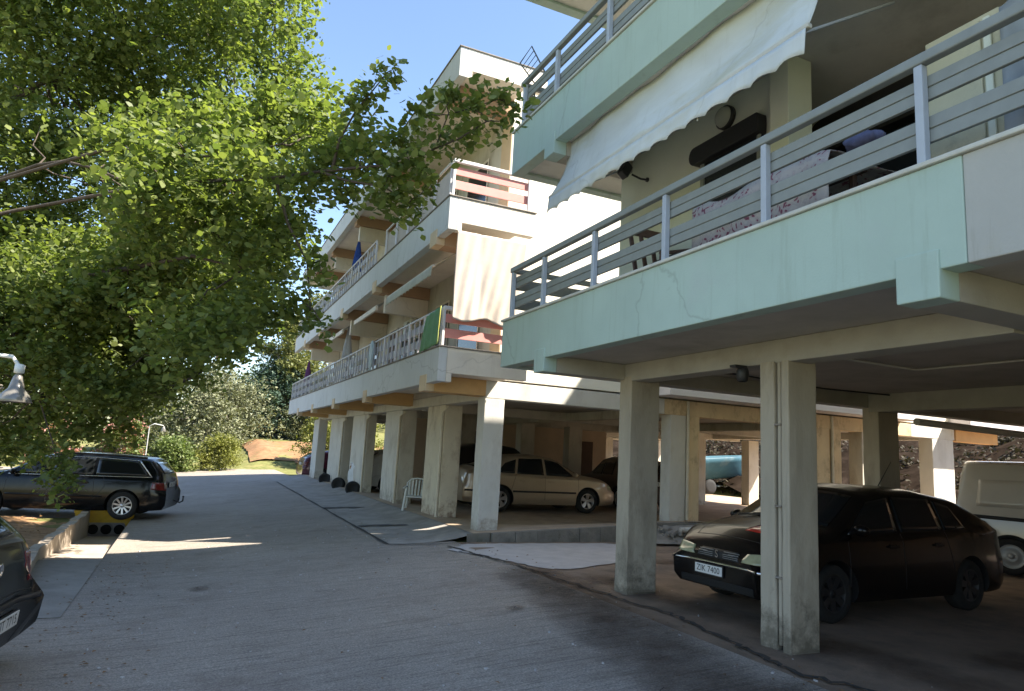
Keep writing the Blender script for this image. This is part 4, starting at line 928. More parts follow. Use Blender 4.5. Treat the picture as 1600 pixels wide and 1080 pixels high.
# ---- white van
Car.rimstyle = 'steel'
pw = paint('paint_van_white', (.56, .52, .46), 0, .4)
van = Car('parked_van', 'cream white panel van with a black side strip at the right edge', 'van', (14.26, 6.66, .03), R(-60), 4.10, 1.72,
  top=[(-2.05, 1.58), (-2.02, 1.82), (-1.9, 1.89), (-.5, 1.92), (.3, 1.88), (.75, 1.60), (1.25, 1.08), (1.8, .95), (2.0, .8), (2.05, .65)],
  belt=[(-2.05, 1.05), (0, 1.05), (1.2, 1.0), (2.05, .8)], wx=(-1.25, 1.35), wr=.31, m=pw, tumble=.10, zb=.26, rear_taper=.07,
  tail=[(.2, -.04), (.4, 0), (.9, -.01), (1.8, -.14)])
for k in 'lr':
    van.decal('side_strip', k, [(-2.0, .92), (1.0, .86)], [(-2.0, .98), (1.0, .92)], M['black'], off=.014, nu=30, nv=1)
    van.decal('bumper', k, [(-2.03, .28), (-1.70, .28)], [(-2.03, .62), (-1.66, .62)], M['black'], off=.012)
    van.decal('sill', k, [(-.85, .27), (.95, .27)], [(-.85, .36), (.95, .36)], M['black'], off=.01, nu=16, nv=2)
    van.decal('side_panel', k, [(-1.72, 1.12), (-.78, 1.12)], [(-1.66, 1.58), (-.78, 1.60)], pw, off=.012, nu=14, nv=6)
    van.seam(k, [((-.72, 1.70), (-.72, .34)), ((.35, 1.70), (.35, .34)), ((1.05, 1.1), (1.05, .4))])
    van.decal('side_window', k, [(.45, 1.12), (1.1, 1.10)], [(.45, 1.62), (.72, 1.56)], M['glass'])
    b = MB(); h_ = van.hit(k, -1.62, .78); sg = 1 if k == 'l' else -1
    b.lathe([(.082, .001), (.088, .006), (.094, .001)], (h_[0].x, h_[0].y, h_[0].z), 'y', 28); b.build('fuel_cap', M['rail'], van.root, world=False)
van.quad('windscreen', 't', [(.78, -.62), (1.22, -.68), (1.22, .68), (.78, .62)], M['glass'], off=.006)
van.quad('tail_light', 'b', [(.70, .9), (.80, .9), (.80, 1.35), (.70, 1.35)], M['redlens'])
DIRT = mat('soft_dirt', (.085, .060, .042), 1, .3, 8, spec=0)
def softdirt():
    n = DIRT.node_tree.nodes; l = DIRT.node_tree.links; o = n['Material Output']; b = n['Principled BSDF']
    tc = n.new('ShaderNodeTexCoord'); z = n.new('ShaderNodeTexNoise'); z.inputs['Scale'].default_value = 2.2; z.inputs['Detail'].default_value = 9; z.inputs['Roughness'].default_value = .75
    l.new(tc.outputs['Object'], z.inputs['Vector']); at_ = n.new('ShaderNodeAttribute'); at_.attribute_name = 'w'
    ad = n.new('ShaderNodeMath'); ad.operation = 'MULTIPLY'; l.new(z.outputs[0], ad.inputs[0]); l.new(at_.outputs['Fac'], ad.inputs[1])
    c = n.new('ShaderNodeValToRGB'); l.new(ad.outputs[0], c.inputs[0]); c.color_ramp.elements[0].position = .22; c.color_ramp.elements[1].position = .95
    c.color_ramp.elements[1].color = (.95, .95, .95, 1)
    t = n.new('ShaderNodeBsdfTransparent'); m = n.new('ShaderNodeMixShader'); l.new(c.outputs[0], m.inputs[0]); l.new(t.outputs[0], m.inputs[1]); l.new(b.outputs[0], m.inputs[2]); l.new(m.outputs[0], o.inputs[0])
softdirt()
def dirtband(pts, wd, dz, label, name='dirt_band', k=1.):
    mb = MB(); W = []; vs = []
    for i, (x, y) in enumerate(pts):
        a = pts[max(i-1, 0)]; c = pts[min(i+1, len(pts)-1)]; d = math.hypot(c[0]-a[0], c[1]-a[1]) or 1; nx, ny = -(c[1]-a[1])/d, (c[0]-a[0])/d
        e = min(1, min(i, len(pts)-1-i)/3)
        for j in range(9):
            t = (j/8-.5); X, Y = x+nx*wd*t, y+ny*wd*t; vs.append((X, Y, hz(X, Y)+dz)); W.append(k*e*math.cos(t*math.pi)**.8 if abs(t) < .5 else 0)
    mb.add(vs, [(9*i+j, 9*i+j+1, 9*i+10+j, 9*i+9+j) for i in range(len(pts)-1) for j in range(8)])
    o = mb.build(name, DIRT, fix=False); a = o.data.attributes.new('w', 'FLOAT', 'POINT'); a.data.foreach_set('value', W)
    return tag(o, label, 'dirt', kind='structure')
dirtband([(4.6-.05*i, 9.6-.3*i) if i < 18 else (3.75+.12*(i-18), 4.2-.22*(i-18)) for i in range(34)], 1.5, .020, 'brown washed-in dirt along the joint of the parking floor', k=1.15)
dirtband([(5.2+.02*i, 8.8-.2*i) for i in range(30)], 1.0, .022, 'grimy strip between the two nearest columns')
for q_, (x, y, r_) in enumerate([(2.6, 4.1, .22), (3.4, 7.0, .16), (6.9, 3.9, .6), (.3, 9.9, .18), (7.2, 9.3, .5)]):
    dirtband([(x-r_+2*r_*i/10, y+.05*math.sin(i)) for i in range(11)], r_*1.6, .024, 'dark oil spot, '+['nearest on the driveway', 'on the driveway before the first column', 'on the floor beside the nearest column', 'near the ditch end', 'between the black car and the kerb'][q_], 'oil_spot', 1.05)
part(lambda b: b.tube([(9.9, 6.85, 2.42), (14.4, 6.8, 2.36)], .055, 12), 'ceiling_pipe', M['colwhite'], bevel=0)
part(lambda b: b.tube([(5.3, 7.0, 2.78), (6.4, 6.9, 2.80), (8.2, 7.05, 2.78), (9.45, 6.95, 2.79)], .012, 6), 'ceiling_conduit', M['black'], bevel=0)
part(lambda b: b.tube([(5.3, 5.1, 2.805), (7.4, 5.1, 2.80), (7.4, 2.9, 2.80)], .014, 6), 'ceiling_conduit', M['colwhite'], bevel=0)
fp(lambda b: b.tube([(5.6, 13.3, 2.78), (9.3, 13.4, 2.79), (13.9, 13.3, 2.78)], .03, 8), 'ceiling_pipe', M['rail_dark'], bevel=0)
# ---- boat on a trailer far through the garage
bt = empty('boat', (24.6, 27.5, .2), 'blue hulled boat on a trailer seen through the far garage opening', 'boat')
b = MB()
def hull(u, v):
    x = 22.3+u*3.9; wd = .95*(1-max(0, (u-.45)/.55)**2.2)+.02; t = (v-.5)*2; z = 1.15+.5*abs(t)**1.3*(1)-.35+.95*abs(t)**2*.6+.35*u
    return (x, 27.5+t*wd, z)
b.grid(hull, 24, 14); hl = b.build('hull', mat('boat_blue', (.05, .12, .155), .4, .12, 3, stain=(.22, .27, .27), sscale=1.2, samt=.6), bt); q = hl.modifiers.new('solid', 'SOLIDIFY'); q.thickness = .04
tr = part(lambda b: (b.box(21.8, 26.2, 27.4, 27.6, .55, .63), b.box(23.0, 23.1, 26.8, 28.2, .45, .55)), 'trailer', M['rail_dark'], bt)
for y in (26.75, 28.25): part(lambda b: b.lathe([(0, -.09), (.2, -.09), (.34, -.07), (.36, 0), (.34, .07), (.2, .09), (0, .09)], (23.2, y, .56), 'y', 24), 'wheel', M['rubber'], tr, bevel=0)
# ---- plastic garden chair
pc = empty('garden_chair', (5.15, 16.55, .03), 'white plastic garden armchair beside the peeling yellow column', 'chair', rz=R(-25))
def pcp(fn, name): b = MB(); fn(b); return b.build(name, M['plastic'], pc, world=False, bevel=.008)
pcp(lambda b: b.box(-.22, .22, -.22, .24, .40, .43), 'seat')
for x in (-1, 1):
    for y in (-1, 1):
        pcp(lambda b: b.bar((x*.26, y*.24, 0), (x*.20, y*.20, .60 if y < 0 else .42), .055, .035), 'leg')
    pcp(lambda b: (b.bar((x*.25, -.28, .62), (x*.25, .27, .64), .06, .025)), 'armrest')
def bk(b):
    for i in range(6): x = -.19+.076*i; b.bar((x, .22, .42), (x*1.12, .36, .80-.3*x*x), .045, .014, (0, 1, 0))
    b.tube([(-.25, .24, .44), (-.26, .34, .72), (-.17, .38, .81), (0, .39, .84), (.17, .38, .81), (.26, .34, .72), (.25, .24, .44)], .022, 8)
pcp(bk, 'backrest')
# ---- tyres, pipe pieces, rubble
for i, (x, y, t) in enumerate([(4.86, 24.7, 0), (4.9, 22.5, .1), (4.95, 27.9, .2)]):
    o = tag(MB().lathe([(0, -.05), (.12, -.05), (.15, -.09), (.21, -.10), (.235, -.06), (.235, .06), (.21, .10), (.15, .09), (.12, .05), (0, .05)], (0, 0, 0), 'x', 26).build('old_tyre', M['rubber'], None), ['worn black tyre leaning on the column second from the far end', 'worn black tyre leaning on the middle column', 'worn black tyre by the column near the far end, furthest of the tyres'][i], 'tyre', 'old tyres against the columns')
    o.location = (x, y, .23+hz(x, y)); o.rotation_euler = (0, .12, R(60)+t)
o = tag(MB().tube([(9.1, 11.35, .28), (9.4, 11.32, .29), (9.75, 11.36, .26)], .055, 14).build('broken_pipe', M['colwhite']), 'short broken grey pipe lying on the bank beside the kerb', 'pipe')
mb = MB()
for k in range(90):
    a = random.random(); x = 8.7+2.2*a+random.uniform(-.1, .1); y = 11.25+random.uniform(-.25, .35); s_ = random.uniform(.02, .07); z = .08+(y-11.0)*.33
    mb.obox((x, y, z+s_*.3), s_, s_*.7, s_*.5, (Vector((random.random(), random.random(), .2)), Vector((-random.random(), random.random(), .1)), (0, .1, 1)))
tag(mb.build('rubble', M['concrete']), 'loose rubble on the broken bank', 'rubble', kind='stuff')
# litter: pebbles and leaves on the road
mb = MB()
for k in range(260):
    x, y = random.uniform(-1, 6), random.uniform(2.5, 16); s_ = random.uniform(.004, .013)
    mb.obox((x, y, hz(x, y)+s_*.6), s_, s_*.8, s_*.5, (Vector((random.random(), random.random(), 0)), Vector((-random.random(), random.random(), .1)), (0, 0, 1)))
tag(mb.build('pebbles', M['patch']), 'small pale pebbles scattered on the driveway', 'pebbles', kind='stuff')

# ================================================================ DITCH
dt = MB(); DG = -.80
def wob_(a): return a
dt.add([(DX0, DY1, DG), (DX1-.02, DY1, DG), (DX1-.02, DY0, -.44), (DX0, DY0, -.42)], [(0, 1, 2, 3)])
dt.add([(DX1-.02, DY0, -.44), (DX1-.02, DY1, DG), (DX1-.005, DY1, hz(DX1, DY1)-.002), (DX1-.005, DY0, hz(DX1, DY0)-.002)], [(0, 1, 2, 3)])
tag(dt.build('ditch_floor', M['concrete'] if False else mat('ditch_concrete', (.42, .36, .29), .95, .15, 4, .3, 30, stain=(.2, .15, .1), sscale=2, samt=.6)), 'sunlit concrete channel floor running to the pipes', 'ditch', kind='structure')
mb = MB(); n = 24
for i in range(n):
    y0 = DY0-3.4+(DY1-DY0+3.4)*i/n; y1 = DY0-3.4+(DY1-DY0+3.4)*(i+1)/n
    def xx(y): return DX0-.02+max(0, (12.9-y))*.10
    h0 = -.24+.02*math.sin(i*1.7)
    mb.add([(xx(y0), y0, -.9), (xx(y0)+.16, y0, -.9), (xx(y0)+.15, y0, h0), (xx(y0), y0, h0), (xx(y1), y1, -.9), (xx(y1)+.16, y1, -.9), (xx(y1)+.15, y1, h0), (xx(y1), y1, h0)], [(0, 1, 2, 3), (4, 7, 6, 5), (1, 5, 6, 2), (3, 2, 6, 7), (0, 3, 7, 4)])
tag(mb.build('ditch_wall', mat('ditch_concrete', (0, 0, 0))), 'low concrete wall along the left side of the ditch', 'low wall')
hd = empty('ditch_headwall', (-1.5, 18.95, -.8), 'yellow painted concrete headwall with three pipe mouths', 'headwall')
hb = part(lambda b: b.box(-2.22, -1.02, 18.90, 19.08, -.9, -.30), 'wall', M['yellow'], hd, bevel=.015)
part(lambda b: b.prism([(-2.22, -.30), (-1.02, -.30), (-1.0, -.22), (-2.25, -.22)], 'y', 18.84, 19.12), 'top_beam', M['yellow'], hd, bevel=.012)
part(lambda b: b.add([(-2.05, 18.895, -.82), (-1.04, 18.895, -.82), (-1.2, 18.895, -.5), (-2.05, 18.895, -.5)], [(0, 1, 2, 3)]), 'render_band', mat('band_grey', (.3, .28, .26), .9, .2, 6), hd, bevel=0)
for i in range(3):
    x = -1.82+i*.27
    pp = part(lambda b: (b.lathe([(.115, 18.80), (.13, 18.80), (.13, 18.89), (.115, 18.89)], (x, 0, -.645), 'y', 24)), 'pipe_mouth', mat('band_grey', (0, 0, 0)), hd, bevel=0)
    part(lambda b: b.lathe([(0, 18.87), (.118, 18.87), (.118, 18.885), (0, 18.885)], (x, 0, -.645), 'y', 24), 'opening', M['dark'], pp, bevel=0)

# ================================================================ LAMPS
def bell_lamp(loc, label, s=1., arm=None):
    l = empty('street_lamp', loc, label, 'street lamp'); x, y, z = loc
    part(lambda b: b.lathe([(0, z+.0), (.02, z), (.045, z-.05*s), (.07*s, z-.12*s), (.09*s, z-.2*s), (.16*s, z-.28*s), (.20*s, z-.37*s), (.195*s, z-.375*s), (.15*s, z-.29*s), (0, z-.27*s)], (x, y, 0), 'z', 28), 'shade', mat('lamp_glass', (.17, .16, .14), .25, .12, 6, coat=.6), l, bevel=0)
    part(lambda b: (b.tube([(x-2.2, y+.1, z+.18), (x-.6, y+.05, z+.20), (x-.08, y, z+.17), (x, y, z+.06)], .022, 8), b.lathe([(.0, z+.10), (.05, z+.09), (.05, z), (0, z-.01)], (x, y, 0), 'z', 12)), 'arm', M['plastic'], l, bevel=0)
    part(lambda b: b.tube([(x-2.2, y+.1, -.4), (x-2.2, y+.1, z+.35)], .05, 12), 'pole', M['plastic'], l, bevel=0)
bell_lamp((-1.78, 9.0, 2.18), 'bell shaped street lamp on a long arm at the left edge', .85)
l2 = empty('street_lamp', (-1.9, 38, -.3), 'thin distant lamp post with a white head beside the pink bushes', 'street lamp')
part(lambda b: b.tube([(-1.9, 38, -.3), (-1.9, 38, 2.0), (-1.7, 38, 2.12), (-1.3, 38, 2.05)], .022, 8), 'pole', M['plastic'], l2, bevel=0)
part(lambda b: b.lathe([(0, 2.05), (.05, 1.98), (.13, 1.78), (.12, 1.76), (0, 1.78)], (-1.28, 38, 0), 'z', 14), 'shade', mat('lamp_glass', (0, 0, 0)), l2, bevel=0)

# ================================================================ VEGETATION
def at(px, py, d):        # a point seen at photo position px,py, d metres along the view
    v = fw*1068.19+rr*(px-800)-uu*(py-540); return CAM+v/1068.19*d
def leaves(name, centers, radii, counts, size, m, parent=None, up=.6, droop=.25, asp=.62, twig=.35, off=(0, 0, 0), sun=None):
    C = []; 
    for c, r, n in zip(centers, radii, counts):
        nt_ = max(1, int(n/9)); a = RNG.normal(size=(nt_, 3)); a /= np.linalg.norm(a, axis=1)[:, None]
        rad = RNG.random(nt_)**.42
        base = np.array(c)+a*rad[:, None]*np.array(r)
        d = a*1.0+RNG.normal(size=(nt_, 3))*.6; d[:, 2] -= droop; d /= np.linalg.norm(d, axis=1)[:, None]
        for k in range(9):
            t = (k/8-.5)*twig; C.append(base+d*t+RNG.normal(size=(nt_, 3))*size*.42)
    C = np.concatenate(C); n = len(C)
    nrm = RNG.normal(size=(n, 3)); nrm[:, 2] = np.abs(nrm[:, 2])+up; nrm /= np.linalg.norm(nrm, axis=1)[:, None]
    h = RNG.normal(size=(n, 3)); h[:, 2] -= .3; u = h-nrm*(h*nrm).sum(1)[:, None]; u /= np.linalg.norm(u, axis=1)[:, None]; v = np.cross(nrm, u)
    s = size*(.42+1.05*RNG.random(n)**1.3)[:, None]; w_ = s*asp*(.8+.4*RNG.random(n))[:, None]
    P = np.stack([C-u*s*.5, C-u*s*.12+v*w_*.5-nrm*s*.06, C+u*s*.28+v*w_*.36-nrm*s*.06, C+u*s*.55-nrm*s*.12, C+u*s*.28-v*w_*.36-nrm*s*.06, C-u*s*.12-v*w_*.5-nrm*s*.06], 1).reshape(-1, 3)
    P -= np.array(off)
    me = bpy.data.meshes.new(name); me.vertices.add(n*6); me.vertices.foreach_set('co', P.ravel())
    idx = np.arange(n)[:, None]*6
    F = np.concatenate([idx+np.array([0, 1, 2, 3]), idx+np.array([0, 3, 4, 5])], 1).ravel()
    me.loops.add(len(F)); me.loops.foreach_set('vertex_index', F.astype(np.int32)); me.polygons.add(n*2)
    me.polygons.foreach_set('loop_start', np.arange(n*2, dtype=np.int32)*4); me.materials.append(m); me.update(calc_edges=True); me.validate()
    o = bpy.data.objects.new(name, me); COL.objects.link(o)
    if parent is not None: o.parent = parent
    return o
def wiggle(a, b, n=7, amp=.12, sag=0):
    a, b = Vector(a), Vector(b); L = (b-a).length; o = []
    for i in range(n+1):
        t = i/n; p = a.lerp(b, t); e = math.sin(t*math.pi)
        o.append(p+Vector((random.uniform(-1, 1), random.uniform(-1, 1), random.uniform(-1, 1)))*amp*L*.12*(1 if 0 < i < n else 0)+Vector((0, 0, sag*e)))
    return o
LF = leafmat('leaf_lime', (.06, .10, .035), (.27, .31, .10), .5)
LFD = leafmat('leaf_lime_dark', (.045, .085, .025), (.11, .16, .05), .3)
TB = Vector((-6.4, 11.6, -.4))
bigtree = empty('broadleaf_tree', TB, 'big leafy tree spreading over the driveway from the left', 'tree')
def inpoly(x, y, P):
    c = False; j = len(P)-1
    for i in range(len(P)):
        if (P[i][1] > y) != (P[j][1] > y) and x < (P[j][0]-P[i][0])*(y-P[i][1])/(P[j][1]-P[i][1])+P[i][0]: c = not c
        j = i
    return c
zones = [ # polygon in view, depth range, clumps, radius range, leaves per clump
 ([(-250, -200), (455, -200), (455, 60), (480, 130), (470, 260), (430, 380), (330, 430), (-250, 430)], (11, 15.5), 190, (.5, .95), 460),
 ([(-250, -200), (440, -200), (445, 60), (460, 130), (440, 260), (420, 400), (400, 520), (280, 590), (-250, 560)], (15.5, 18.5), 110, (.85, 1.15), 420),
 ([(-100, 380), (440, 380), (420, 440), (390, 520), (320, 560), (270, 600), (180, 640), (110, 600), (-100, 560)], (9.5, 14), 85, (.4, .8), 420),
 ([(-120, 540), (210, 560), (240, 620), (200, 680), (40, 720), (-120, 720)], (9.8, 12.5), 18, (.35, .6), 340),
 ([(150, 200), (480, 150), (560, 190), (590, 240), (470, 300), (460, 400), (440, 470), (380, 540), (300, 560), (200, 400)], (7.6, 9.6), 30, (.35, .6), 300),
]
cs, rs_, ns_ = [], [], []
for poly, (d0, d1), n, (ra, rb), ln in zones:
    xs = [p[0] for p in poly]; ys = [p[1] for p in poly]; k = 0
    while k < n:
        cand = [(random.uniform(min(xs), max(xs)), random.uniform(min(ys), max(ys))) for _ in range(14)]; cand = [c for c in cand if inpoly(c[0], c[1], poly)]
        if not cand: continue
        if k == 0: placed = []
        x, y = max(cand, key=lambda c: min([math.hypot(c[0]-q[0], c[1]-q[1]) for q in placed] or [1])); placed.append((x, y))
        r_ = random.uniform(ra, rb); cs.append(tuple(at(x, y, random.uniform(d0, d1)))); rs_.append((r_, r_, r_*.72)); ns_.append(int(ln*(r_/ra)**2*.6)); k += 1
# branch that reaches across in front of the far block, and hanging sprays
spr = [(560, 170, 7.9, .30, 200), (600, 120, 7.8, .16, 70), (615, 105, 7.8, .09, 36), (575, 140, 7.8, .14, 60), (620, 210, 7.8, .26, 180), (660, 180, 7.7, .2, 110), (700, 150, 7.6, .2, 110), (735, 160, 7.6, .2, 110), (770, 150, 7.6, .16, 70), (800, 160, 7.6, .14, 60), (810, 175, 7.6, .10, 30),
 (740, 205, 7.6, .2, 100), (700, 220, 7.7, .24, 140), (650, 250, 7.7, .28, 180), (610, 270, 7.8, .28, 170), (570, 240, 7.9, .32, 220), (590, 310, 7.8, .22, 110), (630, 310, 7.8, .24, 120), (665, 290, 7.7, .18, 80), (640, 335, 7.8, .14, 50), (540, 300, 8.0, .26, 130), (520, 250, 8.2, .34, 230), (500, 180, 8.4, .36, 240),
 (490, 410, 8.0, .20, 100), (500, 440, 8.0, .15, 60), (480, 500, 8.2, .2, 100), (510, 515, 8.0, .1, 36), (470, 470, 8.2, .2, 100), (440, 490, 8.4, .3, 180), (460, 350, 8.4, .28, 160), (780, 190, 7.6, .12, 44),
 (95, 720, 9.5, .18, 120), (75, 750, 9.5, .14, 80), (110, 745, 9.4, .18, 120), (90, 780, 9.4, .07, 26), (70, 700, 9.8, .3, 180), (120, 660, 10.2, .42, 260), (60, 640, 10.2, .4, 230), (160, 640, 10.5, .4, 240), (30, 690, 10.5, .4, 220), (20, 660, 10.6, .4, 220), (200, 620, 10.5, .42, 240), (250, 610, 10.5, .38, 220), (300, 590, 10.5, .3, 180)]
nl = len(cs)
for x, y, d, r_, n in spr: cs.append(tuple(at(x, y, d))); rs_.append((r_, r_, r_*.85)); ns_.append(n)
leaves('crown', cs, rs_, [int(n*(1.4 if k < nl else 1.15)) for k, n in enumerate(ns_)], .088, LF, bigtree, off=TB, asp=.72)
tk = MB(); fork = TB+Vector((.3, -.1, 3.2))
tk.tube([TB+Vector((0, 0, -.2)), TB+Vector((.02, .02, .5)), TB+Vector((.1, 0, 1.8)), fork], [.36, .29, .25, .23], 14)
def V(x, y, d): return at(x, y, d)
limbs = []
def limb(pts, r0_, r1): tk.tube(pts, [r0_+(r1-r0_)*i/(len(pts)-1) for i in range(len(pts))], 8); limbs.extend(pts)
limb([fork, V(-60, 300, 11.2), V(60, 258, 10.6), V(100, 252, 10.4), V(150, 264, 10.2), V(210, 290, 10), V(280, 330, 9.8)], .035, .012)
limb([fork, V(-50, 200, 12), V(80, 120, 12.5), V(200, 70, 13), V(330, 40, 13.5), V(430, 20, 14)], .08, .02)
limb([V(-60, 300, 11.2), V(160, 235, 9.8), V(230, 232, 9.3), V(300, 246, 9.0), V(380, 240, 8.7), V(440, 225, 8.5)], .028, .010)
limb([fork, V(20, 330, 10.2), V(180, 300, 9.4), V(270, 284, 8.8), V(350, 282, 8.5), V(430, 278, 8.2), V(500, 268, 8.0), V(560, 262, 7.9), V(640, 255, 7.8), V(680, 232, 7.7), V(715, 218, 7.6), V(760, 190, 7.6)], .03, .008)
limb([V(500, 268, 8.0), V(540, 282, 7.9), V(600, 292, 7.8), V(640, 318, 7.8)], .02, .006)
limb([V(520, 262, 8.0), V(530, 220, 7.9), V(555, 175, 7.8), V(600, 120, 7.8)], .02, .006)
limb([V(680, 232, 7.7), V(700, 180, 7.6), V(780, 155, 7.6)], .012, .005)
limb([V(430, 278, 8.2), V(450, 350, 8.2), V(480, 410, 8.1), V(485, 480, 8.1)], .022, .006)
limb([fork, V(-40, 430, 11), V(60, 440, 10.5), V(180, 480, 10.2), V(260, 540, 10.2), V(300, 590, 10.4)], .05, .01)
limb([V(-40, 430, 11), V(20, 520, 10.4), V(60, 620, 10), V(85, 700, 9.6), V(95, 760, 9.5)], .02, .004)
limb([fork, TB+Vector((.2, .5, 6.5)), TB+Vector((1.2, 1.5, 9.5))], .2, .03)
limb([V(60, 440, 10.5), V(200, 420, 9.5), V(300, 400, 9), V(380, 420, 8.6)], .05, .01)
for c, n in zip(cs, range(len(cs))):
    c = Vector(c); q = min(limbs, key=lambda p: (p-c).length)
    if (q-c).length > .1 and (n < nl and n % 2 == 0 or n >= nl): tk.tube(wiggle(q, c, 5, .6), [.016, .013, .011, .009, .007, .005] if n < nl else [.009, .008, .007, .006, .005, .004], 5, False)
tk.build('trunk', M['bark'], bigtree)

def tree(name, base, h, cw, m, label, cat='tree', nclump=26, nleaf=160, leaf=.16, trunk=.14, low=.25, group=None, shape=1., asp=.55, twig=.4, barkm=None, flower=None):
    """base on the ground, h total height, cw crown width"""
    base = Vector(base); base.z = hz(base.x, base.y) if base.z == 0 else base.z
    t = empty(name, base, label, cat, group); cs, rs, ns = [], [], []
    for k in range(nclump):
        a = random.uniform(0, 2*math.pi); v = random.random(); z = low+(1-low)*v; rad = math.sin(math.pi*min(max((v*.85+.15), 0), 1))**(.6*shape)*math.sqrt(random.random())
        r_ = cw*random.uniform(.13, .24); cs.append((base.x+math.cos(a)*rad*cw*.40, base.y+math.sin(a)*rad*cw*.40, base.z+h*z-r_*.5)); rs.append((r_, r_, r_*.75)); ns.append(nleaf)
    leaves('crown', cs, rs, ns, leaf, m, t, off=base, asp=asp, twig=twig)
    if flower:
        k = max(2, nclump//2); leaves('blossom', [(c[0], c[1], c[2]+rs[i][2]*.35) for i, c in enumerate(cs)][:k*2], [(q[0]*.9, q[1]*.9, q[2]*.9) for q in rs][:k*2], [nleaf//2]*(k*2), leaf*.8, flower, t, off=base)
    b = MB(); top = base+Vector((random.uniform(-.1, .1)*cw, random.uniform(-.1, .1)*cw, h*.7)); mid = base.lerp(top, .4)+Vector((.03*h, 0, 0))
    b.tube([base-Vector((0, 0, .15)), mid, top], [trunk, trunk*.7, trunk*.25], 8)
    for c in cs[::3]: b.tube(wiggle(mid.lerp(top, random.uniform(0, .8)), c, 4, .5), [trunk*.35, trunk*.28, trunk*.2, trunk*.12, trunk*.06], 5, False)
    b.build('trunk', barkm or M['barkgrey'], t)
    return t
G_OLIVE = leafmat('leaf_olive', (.12, .135, .075), (.26, .27, .16), .15, .6)
G_OLIVE2 = leafmat('leaf_olive_dark', (.055, .07, .035), (.14, .15, .075), .15, .6)
G_BLUE = leafmat('leaf_blue_green', (.03, .065, .045), (.085, .13, .085), .15, .6)
G_PINE = leafmat('leaf_pine', (.07, .09, .025), (.26, .26, .09), .2, .6)
G_YEL = leafmat('leaf_yellow_green', (.12, .14, .03), (.27, .27, .07), .3)
G_BUSH = leafmat('leaf_bush', (.06, .10, .025), (.20, .24, .08), .3)
G_PINK = leafmat('blossom_pink', (.34, .12, .11), (.55, .28, .24), .3)
G_RED = leafmat('blossom_red', (.26, .03, .03), (.45, .12, .08), .3)
tree('round_bush', (1.55, 41.5, 0), 1.95, 2.9, G_YEL, 'rounded yellow green bush where the driveway ends', 'bush', 34, 420, .10, .05, .08, asp=.5)
tree('round_bush', (-.9, 41.0, 0), 1.95, 3.0, G_BUSH, 'leafy mid green bush left of the rounded yellow green one', 'bush', 34, 320, .14, .05, .08)
tree('oleander_bush', (-3.4, 42.5, 0), 2.9, 3.2, G_BUSH, 'tall bush with dusty pink blossom behind the roof of the estate car', 'bush', 26, 200, .14, .05, .1, flower=G_PINK)
tree('oleander_bush', (-6.6, 43, 0), 2.6, 3.4, G_BUSH, 'green bush with sparse pink flowers above the bonnet of the estate car', 'bush', 26, 220, .14, .05, .1, flower=G_PINK)
tree('broad_bush', (-9.2, 33, 0), 3.2, 4.2, G_BUSH, 'light green bush behind the windscreen of the estate car', 'bush', 34, 260, .13, .05, .06)
tree('oleander_bush', (-11.5, 30, 0), 3.0, 3.6, G_BUSH, 'red flowering bush at the left edge below the street lamp', 'bush', 26, 240, .13, .05, .1, flower=G_RED)
tree('olive_tree', (1.2, 56, 0), 6.9, 10.5, G_OLIVE, 'wide pale olive tree behind the two rounded bushes', 'tree', 90, 420, .17, .2, .12)
tree('broadleaf_tree', (6.2, 60, 0), 6.6, 8.5, G_BLUE, 'dark blue green tree right of the pale olive tree', 'tree', 80, 380, .19, .2, .1)
tree('olive_tree', (9.4, 57, 0), 5.6, 6.5, G_OLIVE2, 'dull olive tree just left of the end of the far flats', 'tree', 60, 320, .16, .18, .12)
tree('pine_tree', (7.0, 60, 0), 10.5, 6.0, G_PINE, 'tall yellowish pine behind the end of the far flats', 'tree', 80, 360, .2, .25, .3)
tree('pine_tree', (10.5, 68, 0), 14, 8.5, G_PINE, 'tallest pine standing behind the far flats', 'tree', 70, 260, .24, .3, .3)
tree('leafy_shrub', (7.4, 43.5, 0), 3.6, 3.4, G_YEL, 'bright yellow green shrub beside the end column of the far flats', 'bush', 36, 300, .12, .06, .05)
tree('leafy_shrub', (9.6, 41.5, 0), 3.6, 4.0, G_YEL, 'yellow green shrub seen between the last two pairs of columns', 'bush', 36, 260, .13, .06, .05)
tree('leafy_shrub', (13.2, 42.5, 0), 3.4, 4.4, G_YEL, 'yellow green shrub seen between the middle columns', 'bush', 36, 240, .13, .06, .05)
tree('leafy_shrub', (17.6, 42.5, 0), 3.6, 4.6, G_OLIVE, 'pale shrub seen through the garage between the nearer columns', 'bush', 34, 240, .14, .06, .05)
tree('broadleaf_tree', (-3.8, 58, 0), 8.2, 8.5, G_BUSH, 'light green tree above the pink blossom', 'tree', 70, 320, .2, .2, .12)
tree('broadleaf_tree', (-11, 52, 0), 9.5, 9, G_OLIVE2, 'dark tree behind the bushes at the far left', 'tree', 60, 280, .22, .2, .1)
tree('broadleaf_tree', (-17, 44, 0), 9.5, 9, G_BUSH, 'tree behind the red flowering bush', 'tree', 60, 280, .2, .2, .1)
tree('broadleaf_tree', (-18, 32, 0), 8, 8, G_OLIVE2, 'shady tree beyond the left edge lamp', 'tree', 50, 260, .2, .2, .1)
# far wooded rise: reads as one mass
cs, rs, ns = [], [], []
for k in range(220):
    x = random.uniform(-60, 60); y = random.uniform(85, 120); z = hz(x, y)+random.uniform(1.0, 5.0); cs.append((x, y, z)); r_ = random.uniform(2, 3.6); rs.append((r_, r_, r_*.8)); ns.append(260)
tag(leaves('far_wood', cs, rs, ns, .5, G_OLIVE, None, twig=.9), 'hazy wooded rise beyond the trees', 'wood', kind='stuff')
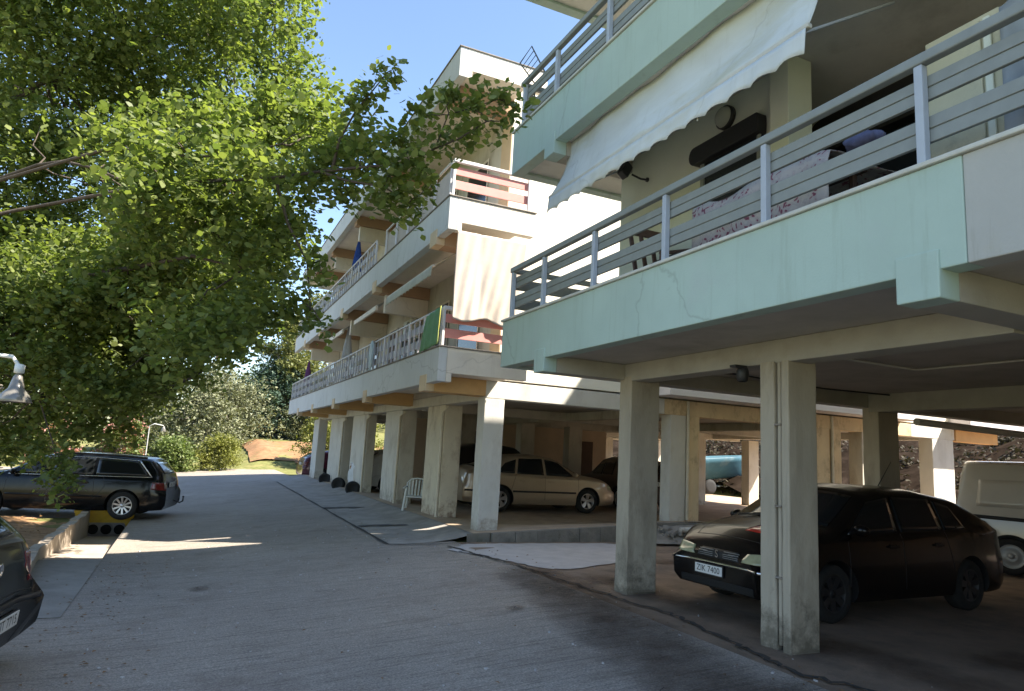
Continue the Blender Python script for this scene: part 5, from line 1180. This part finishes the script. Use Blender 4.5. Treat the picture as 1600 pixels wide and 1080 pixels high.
# bank of orange earth and scrub hillside on the right
b = sheet(lin(3.4, 16, 30), lin(43.5, 54, 24), .05, lambda x, y: y < 44.5+.12*(9-x)**2*.15, lambda x, y: hz(x, y)+.05*math.sin(2*x)+.04*math.sin(3*y+x))
tag(b.build('earth_bank', M['redsoil'], fix=False), 'bank of orange earth rising beyond the end of the driveway', 'earth bank', kind='structure')
HILL = mat('scrub_hill', (.022, .016, .012), 1, .5, 1.6, .8, 6, spec=0., stain=(.06, .045, .035), sscale=1.1, samt=.8)
b = sheet(lin(24.5, 60, 36), lin(-20, 80, 60), .03, None, lambda x, y: hz(x, y)+.35+.25*math.sin(x*1.3+y*.7)+.2*math.sin(y*1.9-x))
tag(b.build('hillside', HILL, fix=False), 'dry brown hillside rising behind the flats', 'hillside', kind='structure')
cs, rs, ns = [], [], []
for k in range(480):
    x = random.uniform(25, 48); y = random.uniform(-5, 60); cs.append((x, y, hz(x, y)+.2)); r_ = random.uniform(.4, 1.3); rs.append((r_, r_, r_*.6)); ns.append(190)
tag(leaves('scrub', cs, rs, ns, .16, leafmat('leaf_scrub', (.018, .016, .010), (.075, .062, .035), .1, .8), None), 'low dry scrub covering the brown hillside', 'scrub', kind='stuff')
# fallen leaves on the soil
cs = [(random.uniform(-8, -2.3), random.uniform(9.5, 18.5), -.37) for _ in range(60)]
tag(leaves('fallen_leaves', cs, [(.5, .5, .015)]*60, [36]*60, .07, leafmat('leaf_dry', (.16, .08, .03), (.42, .24, .10), .1, .8), None, up=3, droop=0, twig=.3), 'dry leaves strewn over the soil by the ditch', 'leaves', kind='stuff')
lv_ = MB(); DRY = mat('dry_leaf', (.20, .11, .05), .9, .4, 6)
for k in range(420):
    e_ = random.random()
    if e_ < .55: x, y = random.gauss(-.75, .35), random.uniform(4, 12.5)
    elif e_ < .8: x, y = random.uniform(-1, 4.5), random.uniform(2.5, 18)
    else: x, y = 4.6+random.gauss(0, .25), random.uniform(3, 11)
    s_ = random.uniform(.012, .03); a_ = random.uniform(0, 6.28); z = hz(x, y)+.012; c_, q_ = math.cos(a_)*s_, math.sin(a_)*s_
    lv_.add([(x-c_, y-q_, z), (x+q_*.5, y-c_*.5, z+.006), (x+c_, y+q_, z+.004), (x-q_*.5, y+c_*.5, z+.01)], [(0, 1, 2, 3)])
tag(lv_.build('fallen_leaves', DRY, fix=False), 'scattered dry leaves on the driveway', 'leaves', kind='stuff')
